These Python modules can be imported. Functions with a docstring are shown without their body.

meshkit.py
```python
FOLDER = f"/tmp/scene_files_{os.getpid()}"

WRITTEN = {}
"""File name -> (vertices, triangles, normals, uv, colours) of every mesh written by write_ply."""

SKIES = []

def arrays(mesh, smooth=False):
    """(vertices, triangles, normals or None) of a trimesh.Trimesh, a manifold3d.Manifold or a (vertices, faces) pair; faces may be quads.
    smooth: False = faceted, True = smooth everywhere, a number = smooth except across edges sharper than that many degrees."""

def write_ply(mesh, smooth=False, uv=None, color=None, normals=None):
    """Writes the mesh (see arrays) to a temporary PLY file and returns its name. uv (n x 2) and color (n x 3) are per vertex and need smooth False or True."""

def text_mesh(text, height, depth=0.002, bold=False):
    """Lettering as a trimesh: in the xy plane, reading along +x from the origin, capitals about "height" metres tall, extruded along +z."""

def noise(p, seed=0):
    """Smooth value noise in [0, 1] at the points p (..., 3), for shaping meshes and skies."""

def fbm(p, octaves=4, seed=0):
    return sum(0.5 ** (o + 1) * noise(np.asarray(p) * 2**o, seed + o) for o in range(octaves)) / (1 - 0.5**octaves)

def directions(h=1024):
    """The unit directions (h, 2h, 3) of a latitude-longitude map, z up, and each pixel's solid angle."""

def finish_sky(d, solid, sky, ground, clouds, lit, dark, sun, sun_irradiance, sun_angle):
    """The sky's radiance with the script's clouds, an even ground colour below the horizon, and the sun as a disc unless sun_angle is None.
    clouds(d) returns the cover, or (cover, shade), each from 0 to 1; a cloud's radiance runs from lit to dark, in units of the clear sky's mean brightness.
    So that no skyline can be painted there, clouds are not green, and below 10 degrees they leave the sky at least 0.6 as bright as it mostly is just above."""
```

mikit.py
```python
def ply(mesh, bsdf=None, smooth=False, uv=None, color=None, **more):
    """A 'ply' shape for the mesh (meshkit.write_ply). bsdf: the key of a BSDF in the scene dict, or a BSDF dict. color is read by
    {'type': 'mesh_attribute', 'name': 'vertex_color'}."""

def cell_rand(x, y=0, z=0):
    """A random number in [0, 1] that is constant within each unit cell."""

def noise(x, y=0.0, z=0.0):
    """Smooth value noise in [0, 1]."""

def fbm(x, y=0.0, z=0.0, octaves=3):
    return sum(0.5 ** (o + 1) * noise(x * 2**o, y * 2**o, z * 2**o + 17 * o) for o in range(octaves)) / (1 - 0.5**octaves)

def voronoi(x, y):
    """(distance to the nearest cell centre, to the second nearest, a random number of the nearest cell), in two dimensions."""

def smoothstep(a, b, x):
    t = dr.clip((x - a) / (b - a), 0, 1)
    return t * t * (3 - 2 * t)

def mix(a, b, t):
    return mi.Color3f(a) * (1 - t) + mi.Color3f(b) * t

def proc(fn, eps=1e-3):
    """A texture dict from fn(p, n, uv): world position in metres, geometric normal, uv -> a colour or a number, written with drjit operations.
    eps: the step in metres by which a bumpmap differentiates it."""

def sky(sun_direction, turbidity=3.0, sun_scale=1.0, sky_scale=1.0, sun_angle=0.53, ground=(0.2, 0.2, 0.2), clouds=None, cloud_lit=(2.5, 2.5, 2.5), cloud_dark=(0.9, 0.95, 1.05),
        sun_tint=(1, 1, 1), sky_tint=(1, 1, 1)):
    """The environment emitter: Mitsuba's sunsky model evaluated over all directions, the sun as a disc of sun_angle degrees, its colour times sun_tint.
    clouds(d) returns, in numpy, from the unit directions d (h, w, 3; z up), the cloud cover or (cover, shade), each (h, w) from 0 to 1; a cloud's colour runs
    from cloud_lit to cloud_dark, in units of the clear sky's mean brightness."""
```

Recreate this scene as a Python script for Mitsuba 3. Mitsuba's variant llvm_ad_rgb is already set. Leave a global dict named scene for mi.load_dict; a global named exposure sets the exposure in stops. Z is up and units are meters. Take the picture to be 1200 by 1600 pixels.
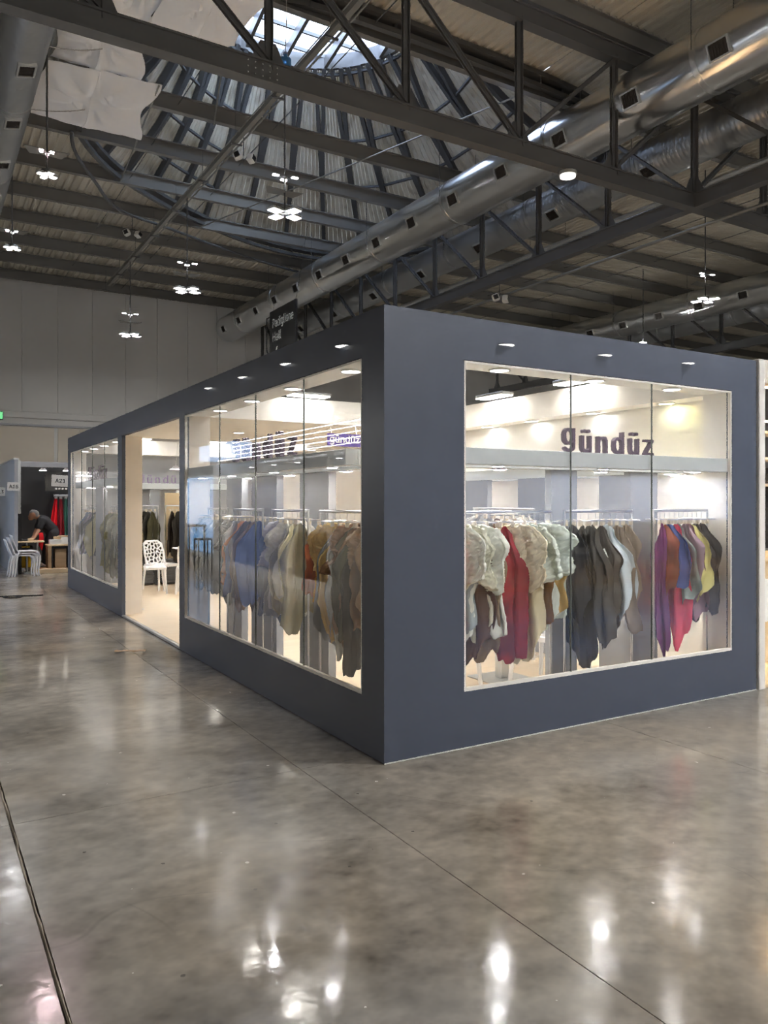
import math, random
import numpy as np, trimesh, manifold3d, shapely
from shapely.geometry import Polygon, Point, box as sbox
import drjit as dr
import mitsuba as mi
import mikit, meshkit

T = mi.ScalarTransform4f
rng = np.random.default_rng(7)
scene, labels = {}, {}

# ------------------------------------------------------------------ camera, sky, exposure
# World: the stand's front corner is the origin, x runs along its front, y along its left side, z up.
exposure = 1.05
FX, FY = 0.51295, 0.85843
EYE = [-2.439, -4.08, 1.6]
scene['camera'] = {'type': 'perspective', 'fov': 2 * math.degrees(math.atan(600 / 1220.0)), 'fov_axis': 'x', 'near_clip': 0.05, 'far_clip': 300.0,
                   'principal_point_offset_y': 15.5 / 1600,
                   'to_world': T().look_at(origin=EYE, target=[EYE[0] + FX, EYE[1] + FY, EYE[2]], up=[0, 0, 1])}
scene['sky'] = {**mikit.sky([0.2, -0.5, 0.75], turbidity=4, sun_scale=0.0, sky_scale=26.0, sky_tint=(0.7, 0.92, 1.15), clouds=lambda d: (np.full(d.shape[:2], 0.35), np.full(d.shape[:2], 0.2))), 'sampling_weight': 2.0}
HALL_LED, DOWN_LED, FLOOD_LED = 170.0, 85.0, 26.0

# ------------------------------------------------------------------ helpers
def lin(h):
    c = np.array([int(h[i:i + 2], 16) for i in (1, 3, 5)]) / 255.0
    return np.where(c <= 0.04045, c / 12.92, ((c + 0.055) / 1.055) ** 2.4)

def rgb(h): return {'type': 'rgb', 'value': [float(x) for x in (lin(h) if isinstance(h, str) else h)]}

def mat(name, color, rough=0.6, metal=0.0, spec=0.5, two=True, **kw):
    b = {'type': 'principled', 'base_color': color if isinstance(color, dict) else rgb(color), 'roughness': rough, 'metallic': metal, 'specular': spec, **kw}
    scene['m_' + name] = {'type': 'twosided', 'bsdf': b} if two else b
    return 'm_' + name

def key_of(name, parent=None):
    base = (parent + '__' if parent else '') + name
    k, i = base, 0
    while k in USED:
        i = USED[base] = USED.get(base, 0) + 1
        k = f'{base}_{i:03d}'
    USED.setdefault(k, 0)
    return k
USED = {}

def thing(name, label, cat, group=None, kind=None):
    k = key_of(name)
    tag(k, label, cat, group, kind)
    return k

def tag(k, label=None, cat=None, group=None, kind=None):
    d = labels.setdefault(k, {})
    for a, b in (('label', label), ('category', cat), ('group', group), ('kind', kind)):
        if b: d[a] = b

PLY = {}
def add(name, mesh, m, parent=None, smooth=False, label=None, key=None, **more):
    k = key or key_of(name, parent)
    scene[k] = mikit.ply(mesh, m, smooth=smooth, **more)
    if label: labels[k] = {'label': label}
    return k

def addp(name, p, parent=None, to_world=None):           # another use of a ready shape dict
    k = key_of(name, parent)
    scene[k] = dict(p, to_world=to_world) if to_world is not None else dict(p)
    return k

def glow(name, mesh, color, strength, parent=None, weight=1.0, key=None):
    k = key or key_of(name, parent)
    c = lin(color) * strength
    scene[k] = {**mikit.ply(mesh, 'm_lamp'), 'emitter': {'type': 'area', 'radiance': {'type': 'rgb', 'value': [float(x) for x in c]}, 'sampling_weight': float(weight)}}
    return k

def box(x0, x1, y0, y1, z0, z1, c=0.0):
    if c <= 0:
        b = trimesh.creation.box(extents=[abs(x1 - x0), abs(y1 - y0), abs(z1 - z0)])
        b.apply_translation([(x0 + x1) / 2, (y0 + y1) / 2, (z0 + z1) / 2])
        return b
    pts = []
    lo, hi = np.array([min(x0, x1), min(y0, y1), min(z0, z1)]), np.array([max(x0, x1), max(y0, y1), max(z0, z1)])
    for sx in (0, 1):
        for sy in (0, 1):
            for sz in (0, 1):
                p = np.where([sx, sy, sz], hi, lo)
                s = np.where([sx, sy, sz], -1, 1)
                for a in range(3):
                    q = p + s * c
                    q[a] = p[a]
                    pts.append(q)
    return trimesh.convex.convex_hull(np.array(pts))

def join(*ms):
    ms = [m for m in (ms[0] if len(ms) == 1 and isinstance(ms[0], list) else ms)]
    return trimesh.util.concatenate(ms)

def frame_between(p, q, up=(0, 0, 1)):
    p, q = np.array(p, float), np.array(q, float)
    d = q - p
    L = np.linalg.norm(d)
    z = d / L
    x = np.cross(up, z)
    if np.linalg.norm(x) < 1e-4: x = np.cross([1, 0, 0], z)
    x /= np.linalg.norm(x)
    y = np.cross(z, x)
    M = np.eye(4)
    M[:3, 0], M[:3, 1], M[:3, 2], M[:3, 3] = x, y, z, p
    return M, L

def bar(p, q, w, h, up=(0, 0, 1)):
    M, L = frame_between(p, q, up)
    b = trimesh.creation.box(extents=[w, h, L])
    b.apply_translation([0, 0, L / 2])
    b.apply_transform(M)
    return b

def rod(p, q, r, n=8):
    M, L = frame_between(p, q)
    c = trimesh.creation.cylinder(radius=r, height=L, sections=n)
    c.apply_translation([0, 0, L / 2])
    c.apply_transform(M)
    return c

def tube(pts, r, n=8):
    pts = np.array(pts, float)
    rs = np.full(len(pts), r) if np.isscalar(r) else np.array(r)
    t = np.gradient(pts, axis=0)
    t /= np.linalg.norm(t, axis=1, keepdims=True) + 1e-12
    ref = np.array([0, 0, 1.0]) if abs(t[:, 2]).max() < 0.95 else np.array([0.31, 0.95, 0.05])
    a = np.cross(t, ref); a /= np.linalg.norm(a, axis=1, keepdims=True)
    b = np.cross(t, a)
    ang = np.arange(n) * 2 * np.pi / n
    v = pts[:, None] + rs[:, None, None] * (np.cos(ang)[None, :, None] * a[:, None] + np.sin(ang)[None, :, None] * b[:, None])
    v = v.reshape(-1, 3)
    f = []
    for i in range(len(pts) - 1):
        for j in range(n):
            k = (j + 1) % n
            f += [[i * n + j, i * n + k, (i + 1) * n + k], [i * n + j, (i + 1) * n + k, (i + 1) * n + j]]
    c0, c1 = len(v), len(v) + 1
    v = np.vstack([v, pts[:1], pts[-1:]])
    e = (len(pts) - 1) * n
    for j in range(n):
        k = (j + 1) % n
        f += [[c0, k, j], [c1, e + j, e + k]]
    return trimesh.Trimesh(v, f, process=False)

def smooth_path(pts, n=24):
    from scipy.interpolate import CubicSpline
    pts = np.array(pts, float)
    s = np.r_[0, np.cumsum(np.linalg.norm(np.diff(pts, axis=0), axis=1))]
    return CubicSpline(s, pts)(np.linspace(0, s[-1], n))

def ibeam(p, q, depth, width, tf=0.02, tw=0.014):
    M, L = frame_between(p, q)
    parts = []
    for (w, h, y) in ((width, tf, depth / 2 - tf / 2), (width, tf, -depth / 2 + tf / 2), (tw, depth - 2 * tf, 0)):
        b = trimesh.creation.box(extents=[w, h, L]); b.apply_translation([0, y, L / 2]); parts.append(b)
    m = join(parts); m.apply_transform(M)
    return m

def double_angle(p, q, w=0.08, gap=0.03, th=0.012):      # two angle sections back to back, as roof trusses have
    M, L = frame_between(p, q)
    parts = []
    for s in (-1, 1):
        b = trimesh.creation.box(extents=[th, w, L]); b.apply_translation([s * (gap / 2 + th / 2), 0, L / 2]); parts.append(b)
        b = trimesh.creation.box(extents=[w * 0.8, th, L]); b.apply_translation([s * (gap / 2 + w * 0.4), w / 2 - th / 2, L / 2]); parts.append(b)
    m = join(parts); m.apply_transform(M)
    return m

def disc(x, y, z, r, h, n=28):
    c = trimesh.creation.cylinder(radius=r, height=h, sections=n); c.apply_translation([x, y, z])
    return c

def quad(a, b, c, d):
    return trimesh.Trimesh(np.array([a, b, c, d], float), [[0, 1, 2], [0, 2, 3]], process=False)

def grid_mesh(P, closed_u=False):
    nu, nv = P.shape[:2]
    v = P.reshape(-1, 3)
    f = []
    for i in range(nu if closed_u else nu - 1):
        for j in range(nv - 1):
            a, b = i * nv + j, ((i + 1) % nu) * nv + j
            f += [[a, b, b + 1], [a, b + 1, a + 1]]
    return trimesh.Trimesh(v, f, process=False)

def shell(P, th):                                        # a thin closed sheet from a grid of points
    nu, nv = P.shape[:2]
    du = np.gradient(P, axis=0); dv = np.gradient(P, axis=1)
    n = np.cross(du, dv); n /= np.linalg.norm(n, axis=2, keepdims=True) + 1e-9
    A, B = P + n * th / 2, P - n * th / 2
    v = np.vstack([A.reshape(-1, 3), B.reshape(-1, 3)])
    N = nu * nv
    f = []
    for i in range(nu - 1):
        for j in range(nv - 1):
            a, b = i * nv + j, (i + 1) * nv + j
            f += [[a, b, b + 1], [a, b + 1, a + 1], [N + a, N + b + 1, N + b], [N + a, N + a + 1, N + b + 1]]
    edge = [i * nv for i in range(nu)] + [(nu - 1) * nv + j for j in range(1, nv)] + [i * nv + nv - 1 for i in range(nu - 2, -1, -1)] + [j for j in range(nv - 2, 0, -1)]
    for a, b in zip(edge, edge[1:] + edge[:1]):
        f += [[a, N + a, N + b], [a, N + b, b]]
    return trimesh.Trimesh(v, f, process=False)

def plate(poly, th):                                     # polygon in xy, extruded along z
    return trimesh.creation.extrude_polygon(poly, th, engine='earcut')

def tf(mesh, M=None, rz=0.0, loc=(0, 0, 0), rx=0.0, ry=0.0):
    m = mesh.copy()
    R = trimesh.transformations.euler_matrix(rx, ry, rz, 'sxyz')
    R[:3, 3] = loc
    m.apply_transform(R if M is None else M)
    return m

def text(s, height, depth, at, face='-y', bold=False, anchor='l', mirror=False):
    """Lettering upright in a wall plane, read from the side 'face' looks to."""
    m = meshkit.text_mesh(s, height, depth, bold)
    w = m.bounds[1][0]
    dx = {'l': 0, 'c': -w / 2, 'r': -w}[anchor]
    m.apply_translation([dx, 0, 0])
    u, n = {'-y': ((1, 0, 0), (0, -1, 0)), '-x': ((0, -1, 0), (-1, 0, 0)), '+x': ((0, 1, 0), (1, 0, 0)), '+y': ((-1, 0, 0), (0, 1, 0))}[face]
    M = np.eye(4)
    M[:3, 0], M[:3, 1], M[:3, 2], M[:3, 3] = u, (0, 0, 1), n, at
    m.apply_transform(M)
    return m, w

# ------------------------------------------------------------------ materials
scene['m_lamp'] = {'type': 'diffuse', 'reflectance': rgb('#e8e8e8')}

def concrete(p, n, uv):
    big = mikit.fbm(p.x * 0.55 + 3, p.y * 0.55, 1.0, octaves=4)
    med = mikit.fbm(p.x * 2.3, p.y * 2.9 + 7, 4.0, octaves=4)
    fine = mikit.fbm(p.x * 14, p.y * 17, 9.0, octaves=3)
    v = 0.60 + 0.6 * (big - 0.5) + 0.85 * (med - 0.5) + 0.5 * (fine - 0.5)
    c = mikit.mix([0.070, 0.062, 0.052], [0.292, 0.268, 0.232], dr.clip(v - 0.1, 0, 1))
    warm = mikit.smoothstep(0.4, 0.7, mikit.fbm(p.x * 0.8 + 20, p.y * 0.8, 2.0, octaves=2))
    c = c * mikit.mix([0.98, 1.0, 1.03], [1.05, 1.0, 0.93], warm)
    sa = dr.abs(mikit.noise(p.x * 1.7 + 0.9 * p.y, p.y * 0.6 - p.x * 0.3, 5.0) - 0.5)
    sb = dr.abs(mikit.noise(p.x * 0.7 - 0.5 * p.y, p.y * 2.1 + p.x, 8.0) - 0.42)
    scuff = (mikit.smoothstep(0.006, 0.0, sa) + mikit.smoothstep(0.005, 0.0, sb)) * mikit.smoothstep(0.5, 0.75, mikit.noise(p.x * 3, p.y * 3, 2.0))
    c = c * (1 - 0.16 * dr.clip(scuff, 0, 1))
    fx, fy = dr.floor(p.x * 7), dr.floor(p.y * 7)
    ox, oy = mikit.cell_rand(fx, fy, 5), mikit.cell_rand(fx, fy, 6)
    d = dr.sqrt(dr.square(p.x * 7 - fx - 0.2 - 0.6 * ox) + dr.square(p.y * 7 - fy - 0.2 - 0.6 * oy))
    speck = dr.select((mikit.cell_rand(fx, fy, 7) > 0.965) & (d < 0.018 + 0.06 * ox * ox), 1.0, 0.0)
    c = mikit.mix(c, [0.62, 0.6, 0.57], speck * 0.8)
    dark = dr.select((mikit.cell_rand(fx, fy, 8) > 0.97) & (d < 0.05 * oy + 0.015), 1.0, 0.0)
    return mikit.mix(c, [0.05, 0.045, 0.04], dark * 0.7)

def concrete_rough(p, n, uv):
    a = mikit.fbm(p.x * 1.3, p.y * 1.3, 3.0, octaves=3)
    b = mikit.fbm(p.x * 9, p.y * 11, 6.0, octaves=3)
    return dr.clip(0.15 + 0.16 * (a - 0.5) + 0.14 * (b - 0.5), 0.05, 0.4)

def concrete_bump(p, n, uv):
    return mikit.noise(p.x * 26, p.y * 26, 1.0) + 0.6 * mikit.noise(p.x * 70, p.y * 70, 2.0)
scene['m_concrete'] = {'type': 'twosided', 'bsdf': {'type': 'bumpmap', 'scale': 0.00016, 'tex': mikit.proc(concrete_bump, 2e-3), 'bsdf': {'type': 'principled', 'base_color': mikit.proc(concrete), 'roughness': mikit.proc(concrete_rough), 'specular': 0.55}}}

def roof_colour(p, n, uv):
    s = mikit.fbm(p.x * 1.1, p.y * 0.35, p.z, octaves=3)
    t = mikit.cell_rand(dr.floor(p.x / 1.1), dr.floor(p.y / 2.31), 3)
    return mikit.mix([0.42, 0.385, 0.315], [0.66, 0.62, 0.53], dr.clip(0.2 + s * 0.6 + 0.3 * (t - 0.5), 0, 1))
mat('roof', mikit.proc(roof_colour), 0.75)

def lantern_colour(p, n, uv):
    a = mikit.fbm(p.x * 0.9, p.y * 0.9, p.z * 0.45, octaves=4)
    st = mikit.smoothstep(0.55, 0.8, mikit.fbm(p.x * 5, p.y * 5, p.z * 0.5, octaves=2))
    return mikit.mix(mikit.mix([0.46, 0.42, 0.335], [0.72, 0.68, 0.58], a), [0.27, 0.22, 0.15], st * 0.5)
mat('lantern', mikit.proc(lantern_colour), 0.8)
mat('steel', '#484949', 0.5, spec=0.5)
mat('purlin', '#63625e', 0.42, spec=0.6)
mat('galv', '#d6d8d8', 0.2, metal=0.97)
mat('galv_rib', '#b9bcbd', 0.36, metal=0.9)
mat('vent', '#2b2723', 0.7)
mat('tray', '#85857f', 0.4, metal=0.6)
mat('dark', '#151515', 0.5)
mat('hall_wall', mikit.proc(lambda p, n, uv: mikit.mix([0.60, 0.59, 0.56], [0.70, 0.69, 0.66], mikit.fbm(p.x * 0.5, p.z * 0.5, p.y * 0.5, octaves=3))), 0.8)
mat('hall_door', '#d2c8b8', 0.7)
mat('slate', '#404653', 0.36, spec=0.45)
mat('joint', '#5b625f', 0.3)
mat('wall_grey', '#97989a', 0.6)
mat('white', '#ece9e2', 0.6)
mat('cream', '#e2d8cb', 0.65)
mat('offwhite', '#d9d8d2', 0.6)
mat('grey_panel', '#8c8f93', 0.45)
mat('beam_grey', '#c9cfd0', 0.4)
mat('letters', '#574a5b', 0.5)
mat('purple', '#4d3b86', 0.5)
mat('chrome', '#d6d6d6', 0.15, metal=1.0)
mat('alu', '#c8cac9', 0.3, metal=0.8)
mat('black_metal', '#17181a', 0.4)
mat('plastic_white', '#f1f1f1', 0.35)
mat('clip', '#d9cfbd', 0.4)
mat('paper', '#f4f4f0', 0.8)
mat('cloth', '#f0f0ef', 0.85)
mat('rope', '#a5a39d', 0.8)
mat('sealant', '#7d7568', 0.9)
mat('groove', '#4a4540', 0.9)
mat('wood', mikit.proc(lambda p, n, uv: mikit.mix([0.36, 0.235, 0.13], [0.55, 0.39, 0.24], mikit.fbm(p.x * 3, p.y * 3, p.z * 22, octaves=3))), 0.55)
mat('board', '#e0c9a2', 0.6)
mat('vinyl', mikit.proc(lambda p, n, uv: mikit.mix([0.63, 0.51, 0.36], [0.72, 0.595, 0.44], mikit.fbm(p.x * 1.5 + 0.4 * mikit.noise(p.y * 6), p.y * 14, 0.5, octaves=3))), 0.38)
mat('red', '#c2161f', 0.55)
mat('yellow', '#e3b51e', 0.5)
mat('stand_grey', '#a6a8ab', 0.6)
mat('stand_black', '#26272a', 0.5)
mat('curtain', '#7d8aa8', 0.85)
mat('blue_water', '#5d9fd6', 0.15, spec_trans=0.6, two=False)
scene['m_glass'] = {'type': 'thindielectric', 'int_ior': 1.5}
scene['m_suede'] = {'type': 'twosided', 'bsdf': {'type': 'principled', 'base_color': {'type': 'mesh_attribute', 'name': 'vertex_color'}, 'roughness': 0.7, 'specular': 0.3, 'sheen': 0.3}}
scene['m_fleece'] = {'type': 'twosided', 'bsdf': {'type': 'principled', 'base_color': {'type': 'mesh_attribute', 'name': 'vertex_color'}, 'roughness': 0.95, 'specular': 0.1, 'sheen': 0.8}}

# ------------------------------------------------------------------ the hall: floor
JX = [-14.0, -8.0, -5.0, -2.04, -0.47, 1.86, 4.19, 6.5, 10.5, 16.0, 24.0, 34.0, 46.0]
JY = [-16.0, -11.8, -8.8, -5.8, -2.81, 0.19, 3.19, 6.19, 9.19, 12.19, 15.19, 19.0, 24.0, 30.3]
add('floor', box(-14, 46, -16, 30.3, -0.25, -0.012), 'm_groove', key='floor'); USED['floor'] = 0
tag('floor', 'polished grey concrete hall floor with saw-cut joints and scuffs', kind='structure')
for i in range(len(JX) - 1):
    for j in range(len(JY) - 1):
        gl = 0.009 if JX[i] == -2.04 else 0.002
        gr = 0.009 if JX[i + 1] == -2.04 else 0.002
        add('slab', box(JX[i] + gl, JX[i + 1] - gr, JY[j] + 0.002, JY[j + 1] - 0.002, -0.012, 0.0), 'm_concrete', 'floor')
yy = np.linspace(-6, 14, 900)                            # crumbling filler in the wide joint
jw = 0.008 + 0.006 * (meshkit.noise(np.c_[yy * 9, yy * 0, yy * 0], 3) - 0.5)
jz = -0.004 + 0.010 * (meshkit.noise(np.c_[yy * 17, yy * 0 + 4, yy * 0], 5) - 0.5)
jx = -2.04 + 0.010 * (meshkit.noise(np.c_[yy * 5.2, yy * 0 + 9, yy * 0], 6) - 0.5)
add('joint_filler', grid_mesh(np.stack([np.stack([jx - jw, yy, jz - 0.004], -1), np.stack([jx - jw * 0.3, yy, jz + 0.003], -1), np.stack([jx + jw * 0.4, yy, jz + 0.001], -1), np.stack([jx + jw, yy, jz - 0.004], -1)])), 'm_sealant', 'floor', smooth=True, label='crumbling grey filler in the wide floor joint')

# ------------------------------------------------------------------ the hall: walls
YB = 30.3
add('wall_back', box(-14, 46, YB, YB + 0.3, 0, 11.2), 'm_hall_wall', key='wall_back')
tag('wall_back', 'tall pale grey panelled end wall of the hall', kind='structure')
xs = np.arange(-2.9, 16.5, 1.35)
for a, b in zip(xs[:-1], xs[1:]):
    add('panel', box(a + 0.008, b - 0.008, YB - 0.04, YB, 5.25, 10.95, 0.006), 'm_hall_wall', 'wall_back')
add('rail', box(-14, 24, YB - 0.14, YB, 4.98, 5.2, 0.01), 'm_hall_wall', 'wall_back', label='pale horizontal rail across the end wall')
add('rail', box(-14, 24, YB - 0.09, YB, 4.66, 4.74), 'm_stand_grey', 'wall_back')
for x0, x1 in ((-2.6, 2.36), (2.5, 3.3), (3.34, 8.0)):
    add('cladding', box(x0, x1, YB - 0.06, YB, 0, 4.62, 0.006), 'm_hall_door', 'wall_back')
add('wall_left', box(-14.3, -14, -16, YB, 0, 11.2), 'm_hall_wall', key='wall_left'); tag('wall_left', 'grey side wall of the hall', kind='structure')
add('wall_right', box(46, 46.3, -16, YB, 0, 11.2), 'm_hall_wall', key='wall_right'); tag('wall_right', 'far side wall of the hall', kind='structure')
add('wall_front', box(-14, 46, -16.3, -16, 0, 11.2), 'm_hall_wall', key='wall_front'); tag('wall_front', 'grey wall at the other end of the hall', kind='structure')

# ------------------------------------------------------------------ the hall: roof
ROOFZ, PZ0, PZ1, BAY = 10.78, 10.36, 10.73, 2.33
PY = [6.4 + BAY * k for k in range(-9, 11)]
curb = np.array([(0.85, 15.2), (1.0, 16.1), (1.84, 17.5), (2.85, 18.55), (4.1, 19.55), (5.5, 20.45), (7.65, 21.45), (9.8, 21.75), (11.6, 21.3), (13.0, 20.0), (13.8, 17.6), (13.9, 14.6), (13.4, 11.4), (12.2, 9.5), (10.2, 8.7), (6.8, 8.55), (3.6, 8.65), (1.7, 9.6), (0.95, 11.4), (0.8, 13.4)])
from scipy.interpolate import CubicSpline
ct = np.linspace(0, 1, len(curb) + 1)
cs = CubicSpline(ct, np.vstack([curb, curb[:1]]), bc_type='periodic')
CURB = Polygon(cs(np.linspace(0, 1, 240, endpoint=False)))

def hole_at(x):
    s = CURB.intersection(shapely.LineString([(x, 0), (x, 40)]))
    return None if s.is_empty or s.length < 1e-4 else (s.bounds[1], s.bounds[3])
# the deck above the sheets, open where the lantern rises
deck = plate(sbox(-14, -16, 46, YB).difference(CURB), 0.1); deck.apply_translation([0, 0, 11.05])
add('ceiling', deck, 'm_dark', key='ceiling'); tag('ceiling', 'dark steel roof of the hall with corrugated sheets and a lantern', kind='structure')

def corrugated(x0, x1, y0, y1):
    per, v, f = 0.2, [], []
    prof = [(0, 0), (0.055, 0), (0.085, 0.05), (0.17, 0.05), (0.2, 0)]
    px = [(x0 + per * i + a, b) for i in range(int(round((x1 - x0) / per))) for a, b in prof[:-1]] + [(x1, 0)]
    def spans(x):
        h = hole_at(x) if 0.8 < x < 14 else None
        if h is None or h[0] >= y1 or h[1] <= y0: return [(y0, y1), (y1, y1)]
        return [(y0, max(y0, h[0])), (min(y1, h[1]), y1)]
    S = [spans(x) for x, _ in px]
    for i in range(len(px) - 1):
        for a, b in zip(S[i], S[i + 1]):
            if a[1] - a[0] < 1e-3 and b[1] - b[0] < 1e-3: continue
            n = len(v)
            v += [(px[i][0], a[0], ROOFZ + px[i][1]), (px[i + 1][0], b[0], ROOFZ + px[i + 1][1]), (px[i + 1][0], b[1], ROOFZ + px[i + 1][1]), (px[i][0], a[1], ROOFZ + px[i][1])]
            f += [[n, n + 2, n + 1], [n, n + 3, n + 2]]
    return trimesh.Trimesh(v, f, process=False) if f else None
RX = [-14.0 + 4.6 * i for i in range(13)] + [46.0]
PYE = [-16.0] + [y for y in PY if -14 < y < 30] + [YB]
for i in range(len(RX) - 1):
    for y0, y1 in zip(PYE[:-1], PYE[1:]):
        m = corrugated(RX[i] + (0.01 if i else 0), RX[i + 1] if i + 2 == len(RX) else RX[i] + 4.6, y0 + 0.004, y1 - 0.004)
        if m is not None: add('corrugated_sheet', m, 'm_roof', 'ceiling')
for y in PY:
    if y < 30: add('purlin', ibeam([-14, y, (PZ0 + PZ1) / 2], [46, y, (PZ0 + PZ1) / 2], PZ1 - PZ0, 0.15, 0.022, 0.016), 'm_purlin', 'ceiling')
for x in (-5.3, -0.63, 2.6, 4.9, 14.2, 16.5, 18.8, 21.1, 27.3, 29.6, 32):
    add('sag_rod', rod([x, -16, 10.55], [x, YB, 10.55], 0.012, 6), 'm_steel', 'ceiling')
add('edge_strip', box(-14, 46, YB - 0.15, YB, 10.95, 11.1), 'm_dark', 'ceiling')

# roof lantern: leaning walls from the curb up to a round skylight
NB = 26
base = cs((np.arange(NB) + 0.5) / NB)
TOPC, TOPR, TOPZ, BASEZ = np.array([6.8, 15.0]), 3.0, 15.0, 10.75
ang0 = [math.atan2(b[1] - TOPC[1], b[0] - TOPC[0]) for b in base]

def lantern_pt(a, b, s):                                  # from base point b to the ring at angle a; the wall flares at its foot
    top = TOPC + TOPR * np.array([math.cos(a), math.sin(a)])
    k = s ** 1.15
    q = b * (1 - k) + top * k
    mid = (b + top) / 2 - TOPC
    q = q - 0.35 * math.sin(math.pi * s) * mid / np.linalg.norm(mid)
    return np.array([q[0], q[1], BASEZ + (TOPZ - BASEZ) * (0.86 * s + 0.14 * s * s)])
for i in range(NB):
    j = (i + 1) % NB
    a0, a1 = ang0[i], ang0[j]
    while a1 - a0 > math.pi: a1 -= 2 * math.pi
    while a1 - a0 < -math.pi: a1 += 2 * math.pi
    P = np.array([[lantern_pt(a0 + (a1 - a0) * u, base[i] * (1 - u) + base[j] * u, s) for s in np.linspace(0, 1, 9)] for u in np.sort(np.r_[np.arange(8) / 8, np.arange(8) / 8 + 0.012, np.arange(8) / 8 + 0.024, 1.0])])
    n = np.array([P[:, :, 0] - TOPC[0], P[:, :, 1] - TOPC[1]])
    ribs = np.r_[np.tile([0.0, 0.05, 0.0], 8), 0.0]
    n = n / np.linalg.norm(n, axis=0)
    P[:, :, 0] += n[0] * (0.12 + ribs[:, None]); P[:, :, 1] += n[1] * (0.12 + ribs[:, None])
    add('lantern_panel', grid_mesh(P), 'm_lantern', 'ceiling')
    am = (a1 - a0) * 0.27
    for sgn in (-1, 1):
        pts = np.array([lantern_pt(a0 + sgn * am * s, base[i], s) for s in np.linspace(0, 1, 7)])
        segs = [bar(p, q, 0.12, 0.17, up=(math.cos(a0), math.sin(a0), 0)) for p, q in zip(pts[:-1], pts[1:])]
        add('lantern_rib', join(segs), 'm_steel', 'ceiling')
for s in (0.2, 0.42, 0.66, 0.97):
    ring = np.array([lantern_pt(ang0[i % NB], base[i % NB], s) for i in range(NB + 1)])
    add('lantern_hoop', join([bar(p, q, 0.07, 0.07) for p, q in zip(ring[:-1], ring[1:])]), 'm_steel', 'ceiling')
cr = np.array(CURB.exterior.coords)
for dz, w in ((0, 0.3), (-0.2, 0.12)):
    add('lantern_curb', join([bar([p[0], p[1], 10.72 + dz], [q[0], q[1], 10.72 + dz], w, 0.10) for p, q in zip(cr[:-1:4], cr[4::4])]), 'm_steel', 'ceiling')
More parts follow.
